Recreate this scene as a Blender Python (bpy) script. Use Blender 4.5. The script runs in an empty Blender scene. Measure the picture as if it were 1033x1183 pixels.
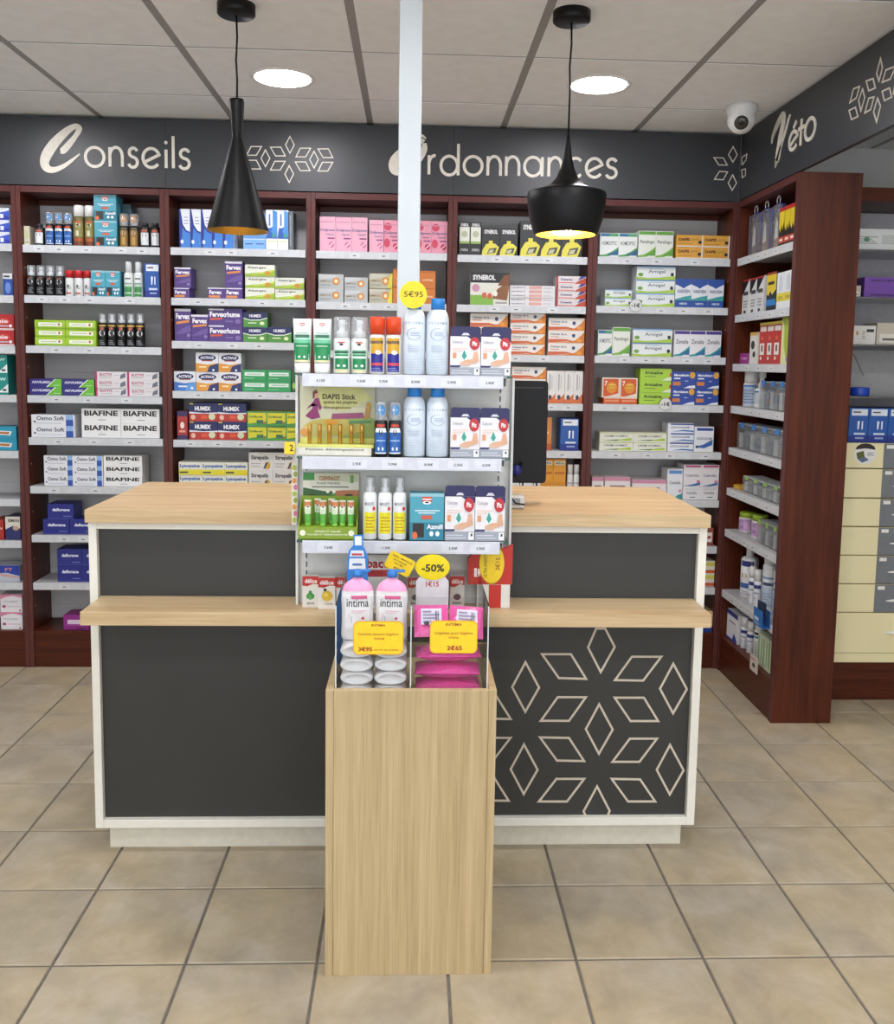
import bpy, bmesh, math, random
from mathutils import Matrix, Vector
random.seed(7)
SC = bpy.context.scene
COL = SC.collection
PI = math.pi

# ------------------------------------------------------------------ camera
cam = bpy.data.cameras.new('camera'); camo = bpy.data.objects.new('camera', cam); COL.objects.link(camo)
RT, UP, FW = (0.999059, -0.040355, 0.015916), (-0.01171, 0.102392, 0.994675), (0.041769, 0.993925, -0.101823)
camo.matrix_world = Matrix(((RT[0], UP[0], -FW[0], 0), (RT[1], UP[1], -FW[1], 0), (RT[2], UP[2], -FW[2], 1.526472), (0, 0, 0, 1)))
cam.sensor_fit = 'HORIZONTAL'; cam.sensor_width = 36; cam.lens = 36.512
cam.shift_x = -0.00217; cam.shift_y = -0.06248; cam.clip_start = 0.05
SC.camera = camo

# ------------------------------------------------------------------ daylight through the open shop front, exposure
wd = bpy.data.worlds.new('daylight'); SC.world = wd; wd.use_nodes = True
wd.node_tree.nodes['Background'].inputs[0].default_value = (0.90, 0.95, 1.0, 1)
wd.node_tree.nodes['Background'].inputs[1].default_value = 1.9
LED_STRENGTH = 62.0
BULB_RIGHT, BULB_LEFT = 260.0, 60.0
SC.view_settings.view_transform = 'Standard'; SC.view_settings.look = 'None'
SC.view_settings.exposure = 0.42; SC.view_settings.gamma = 1.0; SC.view_settings.use_curve_mapping = False

# ------------------------------------------------------------------ materials
def lin(h):
    h = h.lstrip('#'); o = []
    for i in (0, 2, 4):
        c = int(h[i:i+2], 16)/255
        o.append(c/12.92 if c <= .04045 else ((c+.055)/1.055)**2.4)
    return (*o, 1)
_M = {}
def M(hexc, rough=.5, metal=0., var=.05, scale=40., coat=0., spec=.5, bump=0.):
    """plain coloured material with a faint procedural mottling"""
    key = (hexc, rough, metal, var, scale, coat, spec, bump)
    if key in _M: return _M[key]
    m = bpy.data.materials.new('paint_'+hexc.strip('#')); m.use_nodes = True; nt = m.node_tree
    b = nt.nodes['Principled BSDF']; b.inputs['Roughness'].default_value = rough; b.inputs['Metallic'].default_value = metal; b.inputs['Specular IOR Level'].default_value = spec
    b.inputs['Coat Weight'].default_value = coat
    c = lin(hexc)
    tc = nt.nodes.new('ShaderNodeTexCoord'); n = nt.nodes.new('ShaderNodeTexNoise'); n.inputs['Scale'].default_value = scale
    r = nt.nodes.new('ShaderNodeValToRGB')
    r.color_ramp.elements[0].position = .3; r.color_ramp.elements[1].position = .7
    r.color_ramp.elements[0].color = (c[0]*(1-var), c[1]*(1-var), c[2]*(1-var), 1)
    r.color_ramp.elements[1].color = (min(1, c[0]*(1+var)), min(1, c[1]*(1+var)), min(1, c[2]*(1+var)), 1)
    nt.links.new(tc.outputs['Object'], n.inputs['Vector']); nt.links.new(n.outputs['Fac'], r.inputs['Fac'])
    nt.links.new(r.outputs['Color'], b.inputs['Base Color'])
    if bump:
        nb = nt.nodes.new('ShaderNodeTexNoise'); nb.inputs['Scale'].default_value = 45; nb.inputs['Distortion'].default_value = 1.5
        bp = nt.nodes.new('ShaderNodeBump'); bp.inputs['Strength'].default_value = bump; bp.inputs['Distance'].default_value = .006
        nt.links.new(tc.outputs['Object'], nb.inputs['Vector']); nt.links.new(nb.outputs['Fac'], bp.inputs['Height']); nt.links.new(bp.outputs[0], b.inputs['Normal'])
    _M[key] = m; return m
def emit(name, hexc, s):
    m = bpy.data.materials.new(name); m.use_nodes = True; nt = m.node_tree; nt.nodes.clear()
    e = nt.nodes.new('ShaderNodeEmission'); e.inputs[0].default_value = lin(hexc); e.inputs[1].default_value = s
    o = nt.nodes.new('ShaderNodeOutputMaterial'); nt.links.new(e.outputs[0], o.inputs[0]); return m
def clear(name, tint='#f4f8fa', gloss=.12, rough=.05, haze=0.):
    """thin clear plastic: straight transmission plus a fresnel reflection"""
    m = bpy.data.materials.new(name); m.use_nodes = True; nt = m.node_tree; nt.nodes.clear()
    t = nt.nodes.new('ShaderNodeBsdfTransparent'); t.inputs[0].default_value = lin(tint)
    g = nt.nodes.new('ShaderNodeBsdfGlossy'); g.inputs['Roughness'].default_value = rough; g.inputs[0].default_value = (.9, .9, .9, 1)
    lw = nt.nodes.new('ShaderNodeLayerWeight'); lw.inputs[0].default_value = gloss*2
    nz = nt.nodes.new('ShaderNodeTexNoise'); nz.inputs['Scale'].default_value = 25
    ma = nt.nodes.new('ShaderNodeMath'); ma.operation = 'MULTIPLY_ADD'; ma.inputs[1].default_value = .05; ma.inputs[2].default_value = gloss*.3
    ad = nt.nodes.new('ShaderNodeMath'); ad.operation = 'ADD'; ad.use_clamp = True
    mx = nt.nodes.new('ShaderNodeMixShader'); o = nt.nodes.new('ShaderNodeOutputMaterial')
    nt.links.new(nz.outputs['Fac'], ma.inputs[0]); nt.links.new(ma.outputs[0], ad.inputs[0]); nt.links.new(lw.outputs['Fresnel'], ad.inputs[1])
    nt.links.new(ad.outputs[0], mx.inputs[0]); nt.links.new(t.outputs[0], mx.inputs[1]); nt.links.new(g.outputs[0], mx.inputs[2])
    if haze:
        df = nt.nodes.new('ShaderNodeBsdfDiffuse'); df.inputs[0].default_value = (.9, .92, .94, 1)
        m2 = nt.nodes.new('ShaderNodeMixShader'); m2.inputs[0].default_value = haze
        nt.links.new(mx.outputs[0], m2.inputs[1]); nt.links.new(df.outputs[0], m2.inputs[2]); mx = m2
    nt.links.new(mx.outputs[0], o.inputs[0]); return m
def wood(name, c1, c2, stretch, rough=.45, fine=1.0, bump=.04):
    """stretch = scale vector: the small component runs along the grain"""
    m = bpy.data.materials.new(name); m.use_nodes = True; nt = m.node_tree; b = nt.nodes['Principled BSDF']
    tc = nt.nodes.new('ShaderNodeTexCoord'); mp = nt.nodes.new('ShaderNodeMapping'); mp.inputs['Scale'].default_value = stretch
    n1 = nt.nodes.new('ShaderNodeTexNoise'); n1.inputs['Scale'].default_value = 1.6*fine; n1.inputs['Detail'].default_value = 6; n1.inputs['Distortion'].default_value = .5
    n2 = nt.nodes.new('ShaderNodeTexNoise'); n2.inputs['Scale'].default_value = 9*fine; n2.inputs['Detail'].default_value = 4
    mx = nt.nodes.new('ShaderNodeMix'); mx.data_type = 'FLOAT'; mx.inputs[0].default_value = .45
    r = nt.nodes.new('ShaderNodeValToRGB'); r.color_ramp.elements[0].position = .36; r.color_ramp.elements[1].position = .64
    r.color_ramp.elements[0].color = lin(c1); r.color_ramp.elements[1].color = lin(c2)
    nt.links.new(tc.outputs['Object'], mp.inputs['Vector'])
    for n in (n1, n2): nt.links.new(mp.outputs[0], n.inputs['Vector'])
    nt.links.new(n1.outputs['Fac'], mx.inputs[2]); nt.links.new(n2.outputs['Fac'], mx.inputs[3])
    nt.links.new(mx.outputs[0], r.inputs['Fac']); nt.links.new(r.outputs[0], b.inputs['Base Color'])
    bp = nt.nodes.new('ShaderNodeBump'); bp.inputs['Strength'].default_value = bump; bp.inputs['Distance'].default_value = .002
    nt.links.new(mx.outputs[0], bp.inputs['Height']); nt.links.new(bp.outputs[0], b.inputs['Normal'])
    b.inputs['Roughness'].default_value = rough; b.inputs['Specular IOR Level'].default_value = .3; return m
def tile_mat():
    m = bpy.data.materials.new('stoneware_tile'); m.use_nodes = True; nt = m.node_tree; b = nt.nodes['Principled BSDF']
    tc = nt.nodes.new('ShaderNodeTexCoord'); oi = nt.nodes.new('ShaderNodeObjectInfo')
    va = nt.nodes.new('ShaderNodeVectorMath'); va.operation = 'ADD'
    sc = nt.nodes.new('ShaderNodeMath'); sc.operation = 'MULTIPLY'; sc.inputs[1].default_value = 60
    nt.links.new(oi.outputs['Random'], sc.inputs[0]); nt.links.new(tc.outputs['Object'], va.inputs[0]); nt.links.new(sc.outputs[0], va.inputs[1])
    n1 = nt.nodes.new('ShaderNodeTexNoise'); n1.inputs['Scale'].default_value = 8; n1.inputs['Detail'].default_value = 7; n1.inputs['Distortion'].default_value = .35; n1.inputs['Roughness'].default_value = .62
    n2 = nt.nodes.new('ShaderNodeTexNoise'); n2.inputs['Scale'].default_value = 3.2; n2.inputs['Detail'].default_value = 3
    for n in (n1, n2): nt.links.new(va.outputs[0], n.inputs['Vector'])
    r = nt.nodes.new('ShaderNodeValToRGB'); e = r.color_ramp.elements
    e[0].position = .32; e[0].color = lin('#9a8c75'); e[1].position = .68; e[1].color = lin('#c4b8a3')
    k = e.new(.5); k.color = lin('#b0a287')
    r2 = nt.nodes.new('ShaderNodeValToRGB'); e = r2.color_ramp.elements
    e[0].position = .38; e[0].color = lin('#a09a92'); e[1].position = .62; e[1].color = lin('#b8a888')
    mx = nt.nodes.new('ShaderNodeMix'); mx.data_type = 'RGBA'; mx.inputs[0].default_value = .4
    nt.links.new(n1.outputs['Fac'], r.inputs[0]); nt.links.new(n2.outputs['Fac'], r2.inputs[0])
    nt.links.new(r.outputs[0], mx.inputs[6]); nt.links.new(r2.outputs[0], mx.inputs[7])
    nt.links.new(mx.outputs[2], b.inputs['Base Color'])
    bp = nt.nodes.new('ShaderNodeBump'); bp.inputs['Strength'].default_value = .12; bp.inputs['Distance'].default_value = .003
    nt.links.new(n1.outputs['Fac'], bp.inputs['Height']); nt.links.new(bp.outputs[0], b.inputs['Normal'])
    b.inputs['Roughness'].default_value = .42; return m
OAK_X = wood('light_oak_across', '#b89c74', '#d2ba93', (.5, 9, 14), .42, 1.4)
OAK_Z = wood('light_oak_upright', '#aa946d', '#c8b188', (22, 14, .4), .45, 1.6)
WALNUT = wood('mahogany_upright', '#3d170b', '#5e2913', (7, 7, .35), .38, 1.3)
WALNUT_X = wood('mahogany_across', '#3d170c', '#5c2814', (.4, 7, 9), .38, 1.3)
POST = M('#5a2f2c', .45, var=.12, scale=6, spec=.3)
SHELFBACK = M('#bdbbbc', .6, var=.06, scale=5)
RAIL = M('#c9ccd0', .35)
SHELFTOP = M('#b4b4b6', .4)
WHITE = M('#e9e7df', .4); BLACK = M('#08080a', .45, spec=.28); ANTHRA = M('#323230', .5, var=.04, scale=8)
SIGN = M('#34363a', .42, var=.05, scale=3); LETTER = M('#ded8cb', .45)
CLEAR = clear('clear_plastic', '#f4f8fa', .08, .05, .1); ACRYL = clear('clear_acrylic', '#fafbfb', .045, .03)
CAPCLEAR = clear('clear_cap', '#f2f5f7', .10, .12, .22)
GLASS = clear('green_edged_glass', '#a9cfc0', .25, .04); DGLASS = clear('dark_glass', '#5c6a68', .25, .05)

# ------------------------------------------------------------------ mesh builder
class MB:
    def __init__(s): s.v = []; s.f = []; s.m = []; s.sm = []; s.mats = []
    def mi(s, m):
        if m not in s.mats: s.mats.append(m)
        return s.mats.index(m)
    def add(s, vs, fs, mat, smooth=False):
        o = len(s.v); s.v += [tuple(p) for p in vs]; k = s.mi(mat)
        for f in fs: s.f.append([i+o for i in f]); s.m.append(k); s.sm.append(smooth)
        return s
    def box(s, x0, x1, y0, y1, z0, z1, mat, bev=0.):
        if bev:
            bm = bmesh.new(); bmesh.ops.create_cube(bm, size=1)
            for v in bm.verts: v.co = ((x0+x1)/2+v.co.x*(x1-x0), (y0+y1)/2+v.co.y*(y1-y0), (z0+z1)/2+v.co.z*(z1-z0))
            bmesh.ops.bevel(bm, geom=bm.edges[:], offset=bev, segments=2, affect='EDGES', profile=.5)
            bm.verts.index_update()
            s.add([v.co[:] for v in bm.verts], [[v.index for v in f.verts] for f in bm.faces], mat); bm.free(); return s
        vs = [(x, y, z) for z in (z0, z1) for y in (y0, y1) for x in (x0, x1)]
        return s.add(vs, [(0, 2, 3, 1), (4, 5, 7, 6), (0, 1, 5, 4), (2, 6, 7, 3), (1, 3, 7, 5), (0, 4, 6, 2)], mat)
    def lathe(s, prof, mat, seg=20, c=(0, 0), sy=1., smooth=True, close=True):
        """prof = [(r, z)...] round the z axis; mat may be a list of (zmax, material)"""
        n = len(prof)
        vs = []
        for r, z in prof:
            for i in range(seg):
                a = 2*PI*i/seg; vs.append((c[0]+r*math.cos(a), c[1]+r*sy*math.sin(a), z))
        o = len(s.v); s.v += vs
        for j in range(n-1):
            zm = (prof[j][1]+prof[j+1][1])/2
            mt = mat
            if isinstance(mat, list): mt = next((q for zz, q in mat if zm <= zz), mat[-1][1])
            k = s.mi(mt)
            for i in range(seg):
                a, b = o+j*seg+i, o+j*seg+(i+1) % seg
                s.f.append([a, b, b+seg, a+seg]); s.m.append(k); s.sm.append(smooth)
        if close:
            for j, rev in ((0, True), (n-1, False)):
                if prof[j][0] > 1e-6:
                    mt = mat if not isinstance(mat, list) else (mat[0][1] if j == 0 else mat[-1][1])
                    ring = [o+j*seg+i for i in range(seg)]
                    s.f.append(ring[::-1] if rev else ring); s.m.append(s.mi(mt)); s.sm.append(False)
        return s
    def prism(s, pts, y0, y1, mat):
        """outline in x,z pushed from y0 to y1"""
        n = len(pts)
        vs = [(x, y0, z) for x, z in pts]+[(x, y1, z) for x, z in pts]
        fs = [list(range(n)), list(range(n, 2*n))[::-1]]+[[i, i+n, (i+1) % n+n, (i+1) % n] for i in range(n)]
        return s.add(vs, fs, mat)
    def tube(s, path, r, mat, seg=8):
        P = [Vector(p) for p in path]; rings = []
        for i, p in enumerate(P):
            d = (P[min(i+1, len(P)-1)]-P[max(i-1, 0)]).normalized()
            a = d.orthogonal().normalized() if abs(d.z) < .99 else Vector((1, 0, 0))
            if abs(d.z) < .99: a = d.cross(Vector((0, 0, 1))).normalized()
            b = d.cross(a)
            rings.append([p+a*r*math.cos(2*PI*k/seg)+b*r*math.sin(2*PI*k/seg) for k in range(seg)])
        vs = [q for g in rings for q in g]; fs = []
        for i in range(len(P)-1):
            for k in range(seg):
                a, b = i*seg+k, i*seg+(k+1) % seg
                fs.append([a, b, b+seg, a+seg])
        fs += [list(range(seg)), list(range((len(P)-1)*seg, len(P)*seg))]
        return s.add(vs, fs, mat, True)
    def mesh(s, name):
        me = bpy.data.meshes.new(name); me.from_pydata(s.v, [], s.f)
        for m in s.mats: me.materials.append(m)
        me.polygons.foreach_set('material_index', s.m); me.polygons.foreach_set('use_smooth', s.sm)
        me.update()
        bm = bmesh.new(); bm.from_mesh(me); bmesh.ops.recalc_face_normals(bm, faces=bm.faces[:]); bm.to_mesh(me); bm.free()
        return me
    def build(s, name, parent=None):
        return obj(name, s.mesh(name), parent)
def obj(name, me, parent=None, loc=None):
    o = bpy.data.objects.new(name, me); COL.objects.link(o)
    if parent: o.parent = parent
    if loc: o.location = loc
    return o
def empty(name, loc=(0, 0, 0), rz=0., scale=None):
    o = bpy.data.objects.new(name, None); COL.objects.link(o); o.location = loc; o.rotation_euler.z = rz
    o.empty_display_size = .05
    if scale: o.scale = scale
    return o
LABELS = {}
def tag(o, label, cat, group=None):
    n = len(label.split()); assert 4 <= n <= 16, (n, label)
    if label in LABELS and not group: print('DUPLICATE LABEL', label)
    LABELS[label] = 1
    o['label'] = label; o['category'] = cat
    if group: o['group'] = group
    return o
def struct(o): o['kind'] = 'structure'; return o
def copy_tree(o, parent=None):
    c = o.copy(); COL.objects.link(c); c.parent = parent
    for ch in list(o.children): copy_tree(ch, c)
    return c

# ------------------------------------------------------------------ flat lettering and printed shapes
_T = {}
def text2d(t, bold=0.):
    key = (t, bold)
    if key in _T: return _T[key]
    cu = bpy.data.curves.new('t', 'FONT'); cu.body = t; cu.resolution_u = 2; cu.offset = bold
    o = bpy.data.objects.new('t', cu); COL.objects.link(o)
    dg = bpy.context.evaluated_depsgraph_get(); dg.update()
    me = bpy.data.meshes.new_from_object(o.evaluated_get(dg))
    vs = [(v.co.x, v.co.y) for v in me.vertices]; fs = [list(p.vertices) for p in me.polygons]
    bpy.data.objects.remove(o); bpy.data.curves.remove(cu); bpy.data.meshes.remove(me)
    xs = [p[0] for p in vs]; ys = [p[1] for p in vs]
    a, b, c, d = min(xs), max(xs), min(ys), max(ys)
    _T[key] = ([((x-a)/(b-a), (y-c)/(d-c)) for x, y in vs], fs); return _T[key]
def R(x0, y0, x1, y1, c): return ('p', [(x0, y0), (x1, y0), (x1, y1), (x0, y1)], c)
def PL(pts, c): return ('p', pts, c)
def C(cx, cy, rx, ry, c, n=16): return ('p', [(cx+rx*math.cos(2*PI*i/n), cy+ry*math.sin(2*PI*i/n)) for i in range(n)], c)
def T(x0, y0, x1, y1, t, c, bold=.02): return ('t', (x0, y0, x1, y1), t, c, bold)
def lines(x0, x1, y0, y1, n, c, fill=.4):
    h = (y1-y0)/n
    return [R(x0, y0+h*i, x1-(x1-x0)*(.28*((i*7) % 3)/2), y0+h*(i+fill), c) for i in range(n)]
def prints(mb, els, fmap, rough=.45, split=0):
    """els in unit coordinates of a face; fmap(u, v, layer) gives the 3-D point"""
    for i, e in enumerate(els):
        if e[0] == 'p':
            pts = e[1]
            if split and len(pts) == 4 and abs(pts[0][1]-pts[1][1]) < 1e-6 and abs(pts[2][1]-pts[3][1]) < 1e-6:
                n = split; vs = []; fs = []
                for k in range(n+1):
                    t = k/n
                    for a, b in ((pts[0], pts[1]), (pts[3], pts[2])): vs.append(fmap(a[0]+(b[0]-a[0])*t, a[1], i))
                for k in range(n): fs.append([2*k, 2*k+2, 2*k+3, 2*k+1])
                mb.add(vs, fs, M(e[2], rough), True)
            else: mb.add([fmap(x, y, i) for x, y in pts], [list(range(len(pts)))], M(e[2], rough))
        else:
            (x0, y0, x1, y1), t, c, b = e[1:]
            vs, fs = text2d(t, b)
            mb.add([fmap(x0+(x1-x0)*x, y0+(y1-y0)*y, i) for x, y in vs], fs, M(c, rough))
    return mb
def rounded(w, h, r, n=5):
    o = []
    for cx, cz, a0 in ((w/2-r, h/2-r, 0), (-w/2+r, h/2-r, 90), (-w/2+r, -h/2+r, 180), (w/2-r, -h/2+r, 270)):
        for i in range(n+1):
            a = math.radians(a0+90*i/n); o.append((cx+r*math.cos(a), cz+r*math.sin(a)))
    return o
def ribbon(mb, path, wid, y0, y1, mat, closed=False):
    """flat stroke of varying half width in the x,z plane with thickness y0..y1"""
    n = len(path); L = []; Rr = []
    for i, (x, z) in enumerate(path):
        if closed: a, b = path[(i-1) % n], path[(i+1) % n]
        else: a, b = path[max(i-1, 0)], path[min(i+1, n-1)]
        if closed or 0 < i < n-1:
            d1 = Vector((x-a[0], z-a[1])).normalized(); d2 = Vector((b[0]-x, b[1]-z)).normalized()
            t = (d1+d2)
            t = t.normalized() if t.length > 1e-6 else d1
            nn = Vector((-t.y, t.x)); k = 1/max(.45, nn.dot(Vector((-d1.y, d1.x))))
        else:
            t = Vector((b[0]-a[0], b[1]-a[1])).normalized(); nn = Vector((-t.y, t.x)); k = 1
        w = (wid[i] if isinstance(wid, (list, tuple)) else wid)*k
        L.append((x+nn.x*w, z+nn.y*w)); Rr.append((x-nn.x*w, z-nn.y*w))
    vs = [(p[0], y0, p[1]) for p in L]+[(p[0], y0, p[1]) for p in Rr]+[(p[0], y1, p[1]) for p in L]+[(p[0], y1, p[1]) for p in Rr]
    fs = []
    m = n if closed else n-1
    for i in range(m):
        j = (i+1) % n
        fs += [[i, j, n+j, n+i], [2*n+i, 3*n+i, 3*n+j, 2*n+j], [i, 2*n+i, 2*n+j, j], [n+i, n+j, 3*n+j, 3*n+i]]
    if not closed:
        for i in (0, n-1): fs.append([i, n+i, 3*n+i, 2*n+i])
    mb.add(vs, fs, mat)
    return mb
def arc(cx, cy, r, a0, a1, n=10, ry=None):
    ry = ry or r
    return [(cx+r*math.cos(math.radians(a0+(a1-a0)*i/n)), cy+ry*math.sin(math.radians(a0+(a1-a0)*i/n))) for i in range(n+1)]
# thin geometric sign letters: strokes in a unit box (x 0..1 across, x-height 1)
GLYPH = {
 'o': [('c', arc(.5, .47, .46, 0, 345, 23, .47))],
 'n': [('o', [(.08, 0), (.08, .95)]), ('o', [(.08, .4)]+arc(.5, .5, .42, 175, 0, 12, .45)+[(.92, 0)])],
 's': [('o', arc(.5, .72, .40, 20, 250, 10, .22)+arc(.45, .24, .45, 80, -160, 12, .25))],
 'e': [('o', [(.14, .28), (.93, .64)]+arc(.5, .48, .46, 22, 322, 20, .47))],
 'i': [('o', [(.5, 0), (.5, .9)]), ('d', (.5, 1.24))],
 'l': [('o', [(.5, 0), (.5, 1.56)])],
 'r': [('o', [(.15, 0), (.15, .95)]), ('o', [(.15, .5)]+arc(.75, .5, .6, 170, 80, 8, .44))],
 'd': [('c', arc(.46, .47, .42, 0, 345, 23, .47)), ('o', [(.92, 0), (.92, 1.56)])],
 'a': [('c', arc(.46, .47, .42, 0, 345, 23, .47)), ('o', [(.92, 0), (.92, .95)])],
 'c': [('o', arc(.55, .47, .46, 45, 315, 16, .47))],
 't': [('o', [(.45, 0), (.45, 1.45)]), ('o', [(.05, .95), (.95, .95)])],
 'é': [('o', [(.14, .28), (.93, .64)]+arc(.5, .48, .46, 22, 322, 20, .47)), ('o', [(.45, 1.12), (.75, 1.42)])],
}
def glyph(ch, w, h, sw, mat, name, parent, loc, rz=0):
    mb = MB()
    for q, (k, p) in enumerate(GLYPH[ch]):
        if k == 'd':
            mb.prism([(p[0]*w+sw*1.2*math.cos(a*PI/6), p[1]*h+sw*1.2*math.sin(a*PI/6)) for a in range(12)], -.004, 0, mat)
        else: ribbon(mb, [(x*w, y*h) for x, y in p], sw, -.004-.0004*q, 0, mat, k == 'c')
    o = mb.build(name, parent); o.location = loc; o.rotation_euler.z = rz
    return o
SZ={0: [2.055, 1.814, 1.575, 1.343, 1.073, 0.839, 0.634, 0.425, 0.183], 1: [2.052, 1.817, 1.58, 1.343, 1.14, 0.903, 0.663, 0.426, 0.183], 2: [2.054, 1.818, 1.613, 1.374, 1.137, 0.9, 0.663, 0.426, 0.183], 3: [2.052, 1.811, 1.58, 1.343, 1.105, 0.87, 0.634, 0.425, 0.183], 4: [2.048, 1.811, 1.574, 1.339, 1.105, 0.87, 0.634, 0.425, 0.183], 5: [2.053, 1.818, 1.576, 1.34, 1.106, 0.865, 0.631, 0.42, 0.183], 'S': [2.052, 1.782, 1.546, 1.342, 1.137, 0.935, 0.728, 0.42, 0.18]}
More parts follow.
